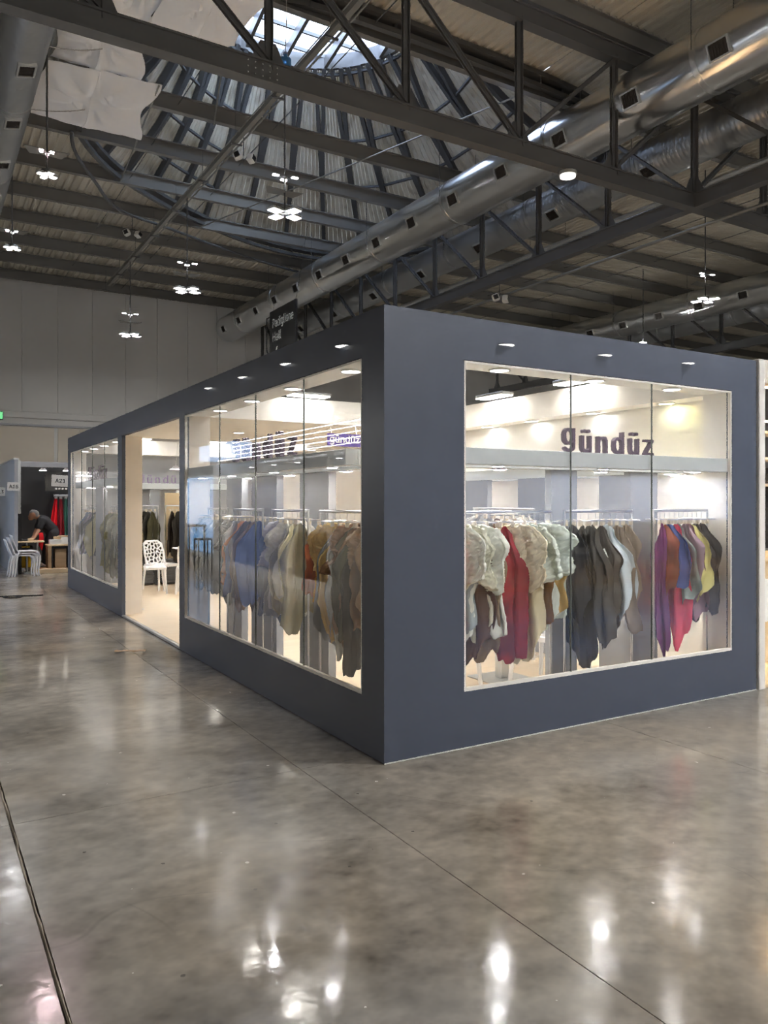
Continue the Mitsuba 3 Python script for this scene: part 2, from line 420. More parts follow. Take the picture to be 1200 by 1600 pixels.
for k in range(0, 240, 5):
    add('curb_strut', bar([cr[k][0], cr[k][1], 10.5], [cr[k][0], cr[k][1], 10.7], 0.06, 0.06), 'm_steel', 'ceiling')
# skylight: beams in two directions, glazing bars and panes
sk = thing('roof_skylight', 'round glazed skylight of blue-lit steel beams at the top of the roof lantern', 'skylight')
for k in range(-2, 3):
    o = k * 1.25
    h = math.sqrt(max(TOPR ** 2 - o * o, 0.05))
    add('beam', bar([TOPC[0] + o - 0.35, TOPC[1] - h, TOPZ + 0.15], [TOPC[0] + o + 0.35, TOPC[1] + h, TOPZ + 0.15], 0.1, 0.3), 'm_purlin', sk)
for k in range(-3, 4):
    o = k * 0.86
    h = math.sqrt(max(TOPR ** 2 - o * o, 0.05))
    add('glazing_bar', bar([TOPC[0] - h, TOPC[1] + o, TOPZ + 0.36], [TOPC[0] + h, TOPC[1] + o, TOPZ + 0.36], 0.06, 0.1), 'm_purlin', sk)
add('ring_beam', join([bar([TOPC[0] + 3.05 * math.cos(a), TOPC[1] + 3.05 * math.sin(a), TOPZ + 0.2], [TOPC[0] + 3.05 * math.cos(a + 0.2419), TOPC[1] + 3.05 * math.sin(a + 0.2419), TOPZ + 0.2], 0.12, 0.45) for a in np.arange(26) * 2 * math.pi / 26]), 'm_purlin', sk)
for kx in range(-3, 3):
    for ky in range(-4, 4):
        x0, y0 = TOPC[0] + kx * 1.25, TOPC[1] + ky * 0.86
        c = sbox(x0 + 0.02, y0 + 0.02, x0 + 1.23, y0 + 0.84).intersection(Point(*TOPC).buffer(3.05))
        if c.area > 0.05:
            g = np.array(c.exterior.coords)[:-1]
            tri = trimesh.Trimesh(np.c_[g, np.full(len(g), TOPZ + 0.43)], [[0, i, i + 1] for i in range(1, len(g) - 1)], process=False)
            add('pane', tri, 'm_glass', sk)

# trusses
def truss(label, axis, c, lo, hi, posts, flip, zb=7.58, zt=10.26):
    k = thing('roof_truss', label, 'roof truss')
    P = (lambda s, z: [s, c, z]) if axis == 'x' else (lambda s, z: [c, s, z])
    def channel(z0, z1):
        w = 0.11
        return join([bar(P(lo, z1 - 0.015), P(hi, z1 - 0.015), 2 * w, 0.03), bar(P(lo, z0 + 0.015), P(hi, z0 + 0.015), 2 * w, 0.03)] +
                    [bar([a + (0 if axis == 'x' else s * 0.07), b + (s * 0.07 if axis == 'x' else 0), (z0 + z1) / 2], [a2 + (0 if axis == 'x' else s * 0.07), b2 + (s * 0.07 if axis == 'x' else 0), (z0 + z1) / 2], 0.02, z1 - z0)
                     for s in (-1, 1) for a, b, a2, b2 in [(*P(lo, 0)[:2], *P(hi, 0)[:2])]])
    add('bottom_chord', channel(zb, zb + 0.31), 'm_steel', k)
    add('top_chord', channel(zt - 0.3, zt), 'm_steel', k)
    for i, s in enumerate(posts):
        add('post', double_angle(P(s, zb + 0.2), P(s, zt - 0.2), 0.09, 0.045), 'm_steel', k)
        g = plate(Polygon([(-0.28, 0), (0.28, 0), (0.12, 0.34), (-0.12, 0.34)]), 0.016)
        M = np.eye(4)
        M[:3, 0], M[:3, 1], M[:3, 2] = ((1, 0, 0), (0, 0, 1), (0, -1, 0)) if axis == 'x' else ((0, 1, 0), (0, 0, 1), (1, 0, 0))
        M[:3, 3] = P(s, zb + 0.28)
        add('gusset', tf(g, M), 'm_steel', k)
        if i + 1 < len(posts):
            s2 = posts[i + 1]
            a, b = ((s, zt - 0.3), (s2, zb + 0.3)) if s < flip else ((s, zb + 0.3), (s2, zt - 0.3))
            add('brace', double_angle(P(*a), P(*b), 0.07, 0.045), 'm_steel', k)
    return k
postx = [11.2 + BAY * k for k in range(-10, 15)]
posty = [6.4 + BAY * k for k in range(-9, 11) if 6.4 + BAY * k < 30]
t1 = truss('dark steel roof truss whose bottom beam crosses the whole picture from upper left to right', 'x', 6.4, -14, 46, postx, 6.0)
truss('dark steel roof truss running between the two big silver ducts', 'y', 11.2, -16, YB, posty, 0)
truss('far steel roof truss behind the silver duct at the right edge', 'y', 25.0, -16, YB, posty, 0)
for i in range(5):
    for j in range(3):
        add('bolt', tf(trimesh.creation.icosphere(1, 0.011), loc=(1.55 + 0.11 * i + 0.0 * j, 6.4 - 0.083, 7.65 + 0.085 * j)), 'm_alu', t1)

# ------------------------------------------------------------------ ventilation ducts
def duct(label, x, z, r, y0, y1, ribbed, vents, side, mat_, cap=True):
    k = thing('air_duct', label, 'ventilation duct')
    n = 36
    a = np.arange(n) * 2 * np.pi / n
    if ribbed:
        ys = np.arange(y0, y1, 0.035); rr = r + 0.006 * np.cos(np.arange(len(ys)) * np.pi / 1.5)
    else:
        ys = np.array([y0, y1]); rr = np.array([r, r])
    P = np.stack([x + rr[None] * np.cos(a)[:, None], np.broadcast_to(ys, (n, len(ys))), z + rr[None] * np.sin(a)[:, None]], -1)
    add('pipe', grid_mesh(P, True), mat_, k, smooth=40)
    for y in np.arange(math.ceil(y0 / 3.72) * 3.72, y1, 3.72):
        t = trimesh.creation.annulus(r_min=r - 0.01, r_max=r + 0.012, height=0.10, sections=36)
        M = trimesh.transformations.rotation_matrix(math.pi / 2, [1, 0, 0]); M[:3, 3] = [x, y + 0.9, z]
        add('collar', tf(t, M), mat_, k, smooth=30)
        add('hanger', join(rod([x - r - 0.01, y + 0.9, z], [x - r - 0.01, y + 0.9, 10.6], 0.008, 5), rod([x + r + 0.01, y + 0.9, z], [x + r + 0.01, y + 0.9, 10.6], 0.008, 5)), 'm_steel', k)
    for y in vents:
        c, s = math.cos(side), math.sin(side)
        L = 0.16
        M = np.eye(4); M[:3, 0], M[:3, 1], M[:3, 2] = (-s, 0, c), (0, 1, 0), (c, 0, s)
        M[:3, 3] = [x + c * r, y, z + s * r]
        fr = join(box(-0.15, 0.15, -0.2, -0.17, -0.05, 0.035), box(-0.15, 0.15, 0.17, 0.2, -0.05, 0.035), box(-0.15, -0.12, -0.2, 0.2, -0.05, 0.035), box(0.12, 0.15, -0.2, 0.2, -0.05, 0.035))
        v = add('vent', tf(fr, M), 'm_alu', k)
        add('grille', tf(join(box(-0.12, 0.12, -0.17, 0.17, -0.03, 0.005), *[box(-0.12, 0.12, q, q + 0.012, 0.0, 0.02) for q in np.arange(-0.15, 0.16, 0.05)]), M), 'm_vent', v)
    if cap:
        c = trimesh.creation.cylinder(radius=r + 0.01, height=0.05, sections=36)
        M = trimesh.transformations.rotation_matrix(math.pi / 2, [1, 0, 0]); M[:3, 3] = [x, y1, z]
        add('end_cap', tf(c, M), mat_, k, smooth=30)
    return k
dv = [4.12 + 1.862 * i for i in range(-4, 14)]
duct('big smooth silver duct crossing the hall roof above the stand, with square vents', 9.4, 9.27, 0.56, -16, 29.2, False, dv, math.radians(180 + 22), 'm_galv')
duct('ribbed silver duct behind the long roof truss', 12.05, 9.42, 0.47, -16, 29.6, True, [8.0 + 3.1 * i for i in range(-5, 7)], math.radians(180 + 48), 'm_galv_rib')
duct('ribbed grey duct with square vents at the upper left corner', -0.95, 9.27, 0.40, -16, 29.0, True, [10.3 + 2.15 * i for i in range(-7, 9)], math.radians(270 + 12), 'm_galv_rib')
duct('distant silver duct low over the right end of the stand', 23.6, 9.27, 0.55, -16, 29.2, False, dv, math.radians(180 + 22), 'm_galv')
duct('distant ribbed duct beyond the silver one at the right edge', 26.2, 9.3, 0.47, -16, 29.2, True, [], 0, 'm_galv_rib')

# pipes and rails under the roof
k = thing('cable_rail', 'long grey cable rail running up diagonally from the end wall to the top edge', 'cable rail')
add('rail', join(box(3.60, 3.70, -10, 26.0, 9.60, 9.63), box(3.60, 3.61, -10, 26.0, 9.60, 9.70), box(3.69, 3.70, -10, 26.0, 9.60, 9.70), rod([3.77, -10, 9.62], [3.77, 26, 9.62], 0.02), rod([3.55, -10, 9.66], [3.55, 26, 9.66], 0.012)), 'm_tray', k)
for y in np.arange(-8.4, 27, 2.33):
    add('bracket', join(box(3.53, 3.80, y - 0.02, y + 0.02, 9.57, 9.60), rod([3.65, y, 9.6], [3.65, y, 10.34], 0.008, 5)), 'm_steel', k)
for nm, lab, x, z, r, y0, y1, m in (('service_pipe', 'thin pale pipe running under the ribbed duct', 13.0, 8.85, 0.06, -16, YB, 'm_alu'), ('service_pipe', 'thin grey pipe beneath the bottom beam of the truss', 11.75, 7.42, 0.035, -16, YB, 'm_tray'), ('service_pipe', 'pale pipe high over the right half of the hall', 14.4, 9.4, 0.05, -16, YB, 'm_alu')):
    k = thing(nm, lab, 'pipe')
    add('pipe', rod([x, y0, z], [x, y1, z], r, 12), m, k, smooth=40)
    for y in np.arange(-9.91, 30, 4.66): add('hanger', rod([x, y, z], [x, y, 10.36] if z > 8 else [11.3, y, 7.6], 0.006, 5), 'm_steel', k)
k = thing('drooping_hose', 'dark hose drooping along the curb of the roof lantern', 'hose')
add('hose', tube(smooth_path([(0.65, 15.3, 10.25), (1.11, 16.48, 9.98), (1.55, 17.2, 9.9), (2.36, 18.59, 9.85), (3.7, 19.42, 9.9), (5.24, 20.28, 9.95), (8.13, 21.48, 9.95), (10.31, 22.9, 10.3)], 50), 0.045), 'm_steel', k, smooth=True)
for i, (p, q, lab) in enumerate((([1.62, 11.3, 9.75], [2.3, 17.9, 10.3], 'thin tie rod running from the white cloth down the left roof'), ([2.2, 8.8, 10.2], [3.4, 13.3, 10.25], 'thin tie rod crossing the lantern opening near the top'), ([5.2, 20.3, 10.3], [8.6, 8.8, 10.3], 'thin tie rod slanting across the roof lantern'))):
    add('x', rod(p, q, 0.018, 6), 'm_tray', key=thing('tie_rod', lab, 'tie rod'))

# ------------------------------------------------------------------ high-bay lamps
def highbay(x, y, z, label, ztop=9.6, full=True, color='#ffffff', s=1.0, g=0.85):
    uz = 0.70 if g > 0.7 else 0.4
    k = thing('high_bay_lamp', label, 'hanging lamp', group=None)
    add('rod', rod([x, y, z + 0.05], [x, y, ztop], 0.018), 'm_steel', k)
    add('hub', tf(trimesh.creation.cylinder(radius=0.1, height=0.07, sections=16), loc=(x, y, z + 0.07)), 'm_steel', k)
    for i in range(4):
        a = math.radians(20 + 90 * i)
        M = trimesh.transformations.rotation_matrix(a, [0, 0, 1]) @ np.diag([g, g, 1, 1]); M[:3, 3] = [x, y, z]
        add('arm', tf(bar([0, 0, 0.06], [0.2, 0, 0.06], 0.04, 0.03), M), 'm_steel', k)
        add('housing', tf(box(0.14, 0.44, -0.13, 0.13, 0.012, 0.06, 0.01), M), 'm_alu', k)
        if full: glow('led_panel', tf(box(0.16, 0.42, -0.11, 0.11, 0.0, 0.012), M), color, HALL_LED * s, k, 1.5)
    if not full: glow('led_panel', join([tf(box(0.16, 0.42, -0.11, 0.11, 0.0, 0.012), M2) for M2 in [trimesh.transformations.translation_matrix([x, y, z]) @ trimesh.transformations.rotation_matrix(math.radians(20 + 90 * i), [0, 0, 1]) for i in range(4)]]), color, HALL_LED * s, k, 5)
    if not full: glow('upper_led', box(x - 0.14, x + 0.14, y - 0.06, y + 0.06, z + 0.70, z + 0.725), color, HALL_LED * 0.5, k, 1.5)
    if full:
        for sx in (-1, 1):
            add('reflector', tf(plate(Polygon([(0, -0.12), (0.34, -0.17), (0.36, 0.17), (0, 0.12)]), 0.012), M=trimesh.transformations.translation_matrix([x, y, z + 0.42]) @ trimesh.transformations.rotation_matrix(0.35 if sx > 0 else math.pi - 0.35, [0, 0, 1]) @ trimesh.transformations.rotation_matrix(-0.12, [0, 1, 0])), 'm_tray', k)
        for dx, dy in ((-0.24, -0.05), (0.03, 0.12), (0.2, -0.12)):
            add('upper_arm', bar([x, y, z + uz + 0.02], [x + dx * g, y + dy * g, z + uz + 0.02], 0.02, 0.02), 'm_steel', k)
            glow('upper_led', box(x + g * dx - 0.07 * g, x + g * dx + 0.07 * g, y + g * dy - 0.04 * g, y + g * dy + 0.04 * g, z + uz, z + uz + 0.02), color, HALL_LED * 0.5, k, 0.6)
highbay(3.65, 9.85, 7.15, 'brightest hanging high-bay lamp, in front of the roof lantern')
highbay(3.65, 16.2, 7.15, 'hanging high-bay lamp on a long rod before the end wall, middle one of its row')
highbay(3.65, 22.6, 7.15, 'hanging high-bay lamp farthest down the row, against the end wall')
highbay(-0.45, 11.0, 7.43, 'pinkish glaring lamp high at the left under the roof', 10.75, color='#ffdfe4', g=0.4)
highbay(-0.45, 17.0, 7.8, 'glaring lamp at the left edge above the end wall', 10.75, g=0.45)
highbay(16.2, 9.85, 7.15, 'hanging high-bay lamp over the right end of the stand', 10.75)
for i, (x, y) in enumerate([(3.65, -9), (5.0, -3.6), (1.2, -11), (7.6, -6), (5.5, -13), (16.2, -9), (17, -1), (22, 3.5), (22, 17), (33, -5), (34, 10)]):
    highbay(x, y, 7.15, 'unseen high-bay lamp of the hall outside the picture', 10.75, full=False, s=2.0 if x == 5.0 else 1.0)  # unseen lamps; the stronger one is added to light the stand front
    labels[[q for q in labels if q.startswith('high_bay_lamp')][-1]]['group'] = 'high-bay lamps outside the picture'
k = thing('emergency_lamp', 'round white emergency lamp on the underside of the long roof beam', 'lamp')
add('body', tf(trimesh.creation.cylinder(radius=0.16, height=0.06, sections=24), loc=(7.68, 6.36, 7.55)), 'm_alu', k)
glow('diffuser', tf(trimesh.creation.cylinder(radius=0.14, height=0.04, sections=24), loc=(7.68, 6.36, 7.505)), '#f4f0e6', 0.9, k, 0.1)
for x, y, z, zt, lab in ((4.15, 13.39, 9.75, 10.36, 'pair of small white floodlights under a blue purlin before the lantern'), (3.2, 20.38, 9.85, 10.36, 'pair of small white floodlights under the roof left of the cable rail'), (11.2, 12.6, 7.2, 7.6, 'pair of small white floodlights under the truss above the stand')):
    k = thing('floodlight_pair', lab, 'floodlights')
    add('stem', rod([x, y, z], [x, y, zt], 0.012), 'm_steel', k)
    for s in (-1, 1):
        add('head', tf(box(-0.09, 0.09, -0.08, 0.08, -0.09, 0.09, 0.02), rz=0.6 * s, ry=0.4 * s, loc=(x + 0.17 * s, y - 0.05, z - 0.05)), 'm_offwhite', k)
        add('lens', tf(box(-0.06, 0.06, -0.092, -0.078, -0.06, 0.06), rz=0.6 * s, ry=0.4 * s, loc=(x + 0.17 * s, y - 0.05, z - 0.05)), 'm_dark', k)

# ------------------------------------------------------------------ white cloths slung under the roof, with their ropes
def sling(c, sag, label, seed, centre=True):
    c = np.array(c, float)
    n = 21
    u, v = np.meshgrid(np.linspace(0, 1, n), np.linspace(0, 1, n), indexing='ij')
    P = (1 - u)[..., None] * ((1 - v)[..., None] * c[0] + v[..., None] * c[3]) + u[..., None] * ((1 - v)[..., None] * c[1] + v[..., None] * c[2])
    r = np.sqrt((u - 0.5) ** 2 + (v - 0.5) ** 2)
    ang = np.arctan2(v - 0.5, u - 0.5)
    z = -sag * 16 * u * (1 - u) * v * (1 - v)
    z += (0.26 * np.exp(-(r / 0.16) ** 1.2) if centre else 0) + 0.07 * np.cos(ang * 9 + seed) * np.exp(-((r - 0.25) / 0.2) ** 2)
    z += 0.10 * (meshkit.fbm(np.stack([u * 3, v * 3, u * 0 + seed], -1), 3, seed) - 0.5) + 0.05 * (meshkit.fbm(np.stack([u * 9, v * 9, u * 0 + seed], -1), 2, seed + 5) - 0.5)
    P[..., 2] += z
    P[..., 0] += 0.10 * np.sin(v * 7 + seed) * (np.abs(u - 0.5) * 2) ** 2
    k = thing('slung_cloth', label, 'cloth')
    add('sheet', shell(P, 0.006), 'm_cloth', k, smooth=50)
    add('seam', tube(P[n // 2, :, :] - [0, 0, 0.012], 0.008, 5), 'm_cloth', k)
    return P[n // 2, n // 2]
sling([(-0.42, 11.9, 9.95), (1.6, 11.3, 9.8), (1.8, 13.9, 9.75), (-0.5, 14.0, 9.9)], 0.18, 'square white cloth slung lowest under the roof at upper left', 1)
sling([(-0.25, 9.7, 10.2), (1.15, 9.9, 10.15), (1.25, 11.5, 9.85), (-0.3, 12.0, 10.15)], 0.22, 'crumpled white cloth next to the left duct, behind the big roof beam', 2)
sling([(-0.1, 8.6, 10.25), (0.55, 8.4, 10.2), (0.7, 10.1, 10.1), (-0.25, 10.6, 10.2)], 0.18, 'narrow rumpled cloth beside the left duct at the top edge', 3, False)
sling([(0.35, 7.7, 10.25), (1.05, 7.5, 10.2), (1.15, 9.9, 10.05), (0.3, 9.9, 10.2)], 0.14, 'cream cloth behind the truss brace at the top edge', 4, False)
sling([(1.02, 7.4, 10.2), (2.6, 7.3, 10.25), (2.6, 9.6, 9.9), (1.15, 9.85, 9.9)], 0.12, 'pale blue-lit cloth below the skylight at the top edge', 5, False)
for p, lab in (([(-2.4, 11.6, 9.2), (-0.9, 12.3, 9.15), (0.5, 12.75, 9.62)], 'pale rope from the left edge to the middle of the lowest cloth'), ([(-2.2, 9.4, 9.6), (-0.8, 10.3, 9.4), (0.45, 10.75, 9.85)], 'dark rope from the left edge to the crumpled cloth'), ([(-2.2, 8.2, 9.3), (-1.2, 8.8, 9.25), (0.1, 9.0, 9.9)], 'pale rope sagging in front of the left duct')):
    add('x', tube(smooth_path(p, 16), 0.011, 6), 'm_rope', key=thing('rope', lab, 'rope'), smooth=True)
k = thing('water_jug', 'blue plastic water jug hanging above the long roof beam', 'water jug')
pr = np.array([(0.0, 0), (0.075, 0.0), (0.085, 0.02), (0.085, 0.17), (0.08, 0.18), (0.085, 0.19), (0.085, 0.23), (0.03, 0.27), (0.028, 0.3), (0.0, 0.3)])
add('bottle', tf(trimesh.creation.revolve(pr, sections=20), loc=(2.22, 6.55, 7.9)), 'm_blue_water', k, smooth=35)
add('cap', disc(2.22, 6.55, 8.21, 0.032, 0.03, 14), 'm_curtain', k)
add('cord', tube([(2.22, 6.55, 8.2), (2.24, 6.55, 8.8), (2.2, 6.5, 9.6), (2.1, 6.42, 10.0)], 0.006, 5), 'm_rope', k)
k = thing('hall_sign', 'black hanging hall sign with white lettering behind the stand', 'sign')
add('board', box(8.0, 8.08, 18.95, 21.1, 4.9, 8.15, 0.01), 'm_dark', k)
for s, z, h in (('Padiglione', 7.55, 0.30), ('Hall', 7.08, 0.30), ('6', 6.12, 0.75)):
    m, w = text(s, h, 0.004, (7.998, 20.85, z), '-x')
    if w > 1.8: m.vertices[:, 1] = 20.85 + (m.vertices[:, 1] - 20.85) * 1.75 / w
    add('lettering', m, 'm_paper', k)
add('hanger', join(rod([8.04, 19.0, 8.1], [8.04, 18.05, 10.4], 0.006, 5), rod([8.04, 20.85, 8.1], [8.04, 20.38, 10.4], 0.006, 5)), 'm_steel', k)
add('bracket', join(bar([8.04, 21.05, 8.0], [8.04, 21.45, 8.0], 0.03, 0.03), bar([8.04, 21.45, 8.0], [8.04, 21.45, 6.9], 0.03, 0.03), bar([8.04, 21.45, 6.9], [8.04, 21.05, 6.4], 0.03, 0.03)), 'm_dark', k)
k = thing('exit_sign', 'small green exit sign high on the end wall at the left edge', 'exit sign')
add('housing', box(0.1, 0.47, YB - 0.2, YB - 0.04, 4.86, 5.18), 'm_dark', k)
glow('panel', box(0.12, 0.45, YB - 0.21, YB - 0.2, 4.88, 5.16), '#18b45a', 0.7, k, 0.05)

# ------------------------------------------------------------------ the stand
SX, SY, SH, WZ0, WZ1, DEEP = 3.69, 11.64, 2.80, 0.365, 2.52, 0.28
FWIN, FDIV = (0.605, 3.361), (1.557, 2.402)
LWIN, LDIV = (0.28, 4.14), (1.18, 2.137, 3.05)
DOOR = (4.33, 7.11)
RWIN, RDIV = (7.36, 11.34), (8.33, 9.30, 10.28)
st = thing('exhibition_stand', 'dark slate-blue exhibition stand with large shop windows and a doorway on the left side', 'exhibition stand')
front = sbox(0, 0, SX, SH).difference(sbox(FWIN[0], WZ0, FWIN[1], WZ1))
left = sbox(0, 0, SY, SH).difference(sbox(LWIN[0], WZ0, LWIN[1], WZ1)).difference(sbox(RWIN[0], WZ0, RWIN[1], WZ1)).difference(sbox(DOOR[0], -1, DOOR[1], WZ1))
MF = np.array([[1, 0, 0, 0], [0, 0, -1, 0.05], [0, 1, 0, 0.004], [0, 0, 0, 1.0]])
ML = np.array([[0, 0, 1, 0.0], [1, 0, 0, 0], [0, 1, 0, 0.004], [0, 0, 0, 1.0]])
add('front_facade', tf(plate(front, 0.05), MF), 'm_slate', st)
add('side_facade', tf(plate(left, 0.05), ML), 'm_slate', st)
add('side_facade', box(SX - 0.012, SX, 0.05, SY, 0.004, SH), 'm_slate', st)
add('rear_facade', box(0.05, SX, SY - 0.012, SY, 0.004, SH), 'm_slate', st)
add('inner_wall', box(SX - 0.04, SX - 0.012, 0.05, SY - 0.012, 0.004, SH), 'm_white', st, label='white inner side wall')
add('inner_wall', box(0.05, SX - 0.04, SY - 0.04, SY - 0.012, 0.004, SH), 'm_wall_grey', st, label='grey inner rear wall')
for x0, x1, y0, y1 in ((0.05, SX - 0.04, 0.05, DEEP), (0.05, DEEP, DEEP, SY - DEEP), (SX - DEEP, SX - 0.04, DEEP, SY - DEEP), (0.05, SX - 0.04, SY - DEEP, SY - 0.04), (DEEP, SX - DEEP, 4.16, 7.32)):
    add('ceiling_band', box(x0, x1, y0, y1, WZ1, SH - 0.002), 'm_white', st)
for x0, x1, y0, y1, m in ((FWIN[1], SX - 0.04, 0.05, DEEP, 'm_white'), (0.05, DEEP, 0.05, DEEP, 'm_white'), (0.05, DEEP, LWIN[1], DOOR[0], 'm_cream'), (0.05, DEEP, DOOR[1], RWIN[0], 'm_cream'), (0.05, DEEP, RWIN[1], SY - 0.04, 'm_white'), (FWIN[0] - 0.33, FWIN[0], 0.05, 0.055, 'm_white')):
    add('corner_post', box(x0, x1, y0, y1, 0.004, WZ1), m, st)
add('platform', box(0.05, SX - 0.04, 0.05, SY - 0.04, 0.002, 0.03), 'm_vinyl', st, label='pale wood-look floor')
add('threshold', box(0.0, 0.05, DOOR[0], DOOR[1], 0.002, 0.032, 0.006), 'm_alu', st, label='metal edge of the doorway floor')
add('base_trim', box(0.0, SX, -0.006, 0.0, 0.002, 0.008), 'm_offwhite', st)

def window(name, axis, lo, hi, divs):
    k = key_of(name, st)
    B = (lambda a, b, d0, d1, z0, z1: box(a, b, d0, d1, z0, z1)) if axis == 'x' else (lambda a, b, d0, d1, z0, z1: box(d0, d1, a, b, z0, z1))
    w = 0.014
    scene[k] = mikit.ply(join(B(lo, hi, 0.002, 0.03, WZ0, WZ0 + 0.026), B(lo, hi, 0.002, 0.03, WZ1 - w, WZ1), B(lo, lo + w, 0.002, 0.03, WZ0, WZ1), B(hi - w, hi, 0.002, 0.03, WZ0, WZ1)), 'm_white')
    labels[k] = {'label': 'thin white window frame'}
    E = [lo + w] + list(divs) + [hi - w]
    for a, b in zip(E[:-1], E[1:]):
        pts = [(a + 0.002, WZ0 + 0.015), (b - 0.002, WZ0 + 0.015), (b - 0.002, WZ1 - w), (a + 0.002, WZ1 - w)]
        add('pane', quad(*([(u, 0.014, z) for u, z in pts] if axis == 'x' else [(0.014, u, z) for u, z in pts[::-1]])), 'm_glass', k)
    for d in divs:
        add('joint', B(d - 0.0025, d + 0.0025, 0.008, 0.02, WZ0 + 0.015, WZ1 - w), 'm_joint', k)
window('shop_window', 'x', *FWIN, FDIV)
window('shop_window', 'y', *LWIN, LDIV)
window('shop_window', 'y', *RWIN, RDIV)

# round lamps let into the soffit and added ghost discs on the fascia
def ordinal(i): return ['first', 'second', 'third', 'fourth', 'fifth', 'sixth', 'seventh', 'eighth', 'ninth', 'tenth', 'eleventh', 'twelfth', 'thirteenth', 'fourteenth'][i]

def downlight(x, y, label, color='#fffaf2', s=1.0, z=WZ1, r=0.066, w=1.0):
    k = thing('downlight', label, 'ceiling lamp')
    add('rim', tf(trimesh.creation.annulus(r_min=r - 0.002, r_max=r + 0.012, height=0.012, sections=28), loc=(x, y, z - 0.004)), 'm_offwhite', k)
    glow('diffuser', disc(x, y, z - 0.003, r, 0.008), color, DOWN_LED * s, k, w)
for i, x in enumerate((1.03, 1.95, 2.82)): downlight(x, 0.165, f'round ceiling lamp over the front window, {ordinal(i)} from the stand corner')
for i, y in enumerate((0.73, 1.71, 2.61, 3.47)): downlight(0.165, y, f'round ceiling lamp over the left window, {ordinal(i)} from the stand corner')
for i, y in enumerate((8.2, 9.14, 10.0, 10.82)): downlight(0.165, y, f'round ceiling lamp over the farthest left window, {ordinal(i)} from the doorway')
for i, y in enumerate((0.8, 1.72, 2.65, 3.45)): downlight(3.53, y, ('warm yellow' if i == 0 else 'round') + f' ceiling lamp at the inner right wall, {ordinal(i)} from the front', '#ffc46a' if i == 0 else '#fff6e6', 1.0)
for i, y in enumerate((8.4, 9.6, 10.8)): downlight(3.53, y, f'round ceiling lamp at the inner right wall of the rear room, {ordinal(i)} from the doorway')
for i, x in enumerate((1.2, 2.4)): downlight(x, 5.75, f'round ceiling lamp inside the doorway, {ordinal(i)} from the aisle', s=0.5)

def puck(x, y, z, label):  # added discs that glow to copy a ghost image of the ceiling lamps
    k = thing('ghost_disc', label, 'ghost disc')
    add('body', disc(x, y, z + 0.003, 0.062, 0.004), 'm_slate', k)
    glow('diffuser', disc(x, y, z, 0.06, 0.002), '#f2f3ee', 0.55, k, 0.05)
for i, (y, z) in enumerate(((0.52, 2.635), (1.44, 2.655), (2.36, 2.68), (3.28, 2.70))): puck(0.0, y, z, f'pale lamp-ghost disc added on the dark left fascia, {ordinal(i)} from the stand corner')
for i, (x, z) in enumerate(((0.95, 2.65), (1.87, 2.67), (2.79, 2.695))): puck(x, 0.0, z, f'pale lamp-ghost disc added on the dark front fascia, {ordinal(i)} from the stand corner')

def flood(p, along, inward, label, s=1.0, w=8.0, L=0.5):
    """A flat LED floodlight reaching in from the top of an inner fascia, shining down along it."""
    k = thing('floodlight', label, 'floodlight')
    a, n, p = np.array(along, float), np.array(inward, float), np.array(p, float)
    c = p + n * 0.14
    e = np.abs(a) * L / 2 + np.abs(n) * 0.09
    add('housing', box(c[0] - e[0], c[0] + e[0], c[1] - e[1], c[1] + e[1], p[2] + 0.012, p[2] + 0.05, 0.01), 'm_alu', k)
    add('arm', bar(p + [0, 0, 0.03], c + [0, 0, 0.03], 0.05, 0.03), 'm_alu', k)
    e2 = e * 0.93
    glow('led_panel', box(c[0] - e2[0], c[0] + e2[0], c[1] - e2[1], c[1] + e2[1], p[2] + 0.002, p[2] + 0.012), '#fffaf0', FLOOD_LED * s, k, w)
FXI = SX - DEEP
flood((FXI, 3.0, SH), (0, 1, 0), (-1, 0, 0), 'bright flat floodlight on the right fascia, behind the front window\'s left pane')
flood((FXI, 1.70, SH), (0, 1, 0), (-1, 0, 0), 'bright flat floodlight on the right fascia, behind the front window\'s middle pane')
flood((1.40, 4.16, SH), (1, 0, 0), (0, -1, 0), 'bright flat floodlight on the cross fascia, seen through the left window')
flood((2.75, 4.16, SH), (1, 0, 0), (0, -1, 0), 'flat floodlight on the cross fascia near the right wall of the front room')
flood((1.2, SY - DEEP, SH), (1, 0, 0), (0, -1, 0), 'bright flat floodlight on the rear fascia, seen through the doorway')
flood((2.7, SY - DEEP, SH), (1, 0, 0), (0, -1, 0), 'flat floodlight on the rear fascia, farther from the aisle')
flood((FXI, 8.6, SH), (0, 1, 0), (-1, 0, 0), 'flat floodlight on the inner right fascia of the rear room')
flood((1.7, DEEP, SH), (1, 0, 0), (0, 1, 0), 'flat floodlight behind the front fascia')
flood((DEEP, 2.2, SH), (0, 1, 0), (1, 0, 0), 'flat floodlight behind the left fascia')
k = thing('pendant_spots', 'pair of white pendant spotlights seen through the doorway', 'spotlights')
for x, y in ((1.35, 9.2), (1.62, 9.3)):
    pr = np.array([(0.0, 0.06), (0.03, 0.06), (0.07, 0.02), (0.11, 0.0), (0.0, 0.0)])
    s = add('shade', tf(trimesh.creation.revolve(pr, sections=20), loc=(x, y, 2.16)), 'm_offwhite', k)
    glow('bulb', disc(x, y, 2.158, 0.1, 0.004), '#fff6e8', 6.0, s, 0.4)
    add('cord', rod([x, y, 2.22], [x + 0.05, y, 2.75], 0.005, 5), 'm_offwhite', k)
add('bar', bar([0.28, 9.25, 2.75], [3.41, 9.25, 2.75], 0.04, 0.04), 'm_alu', k)

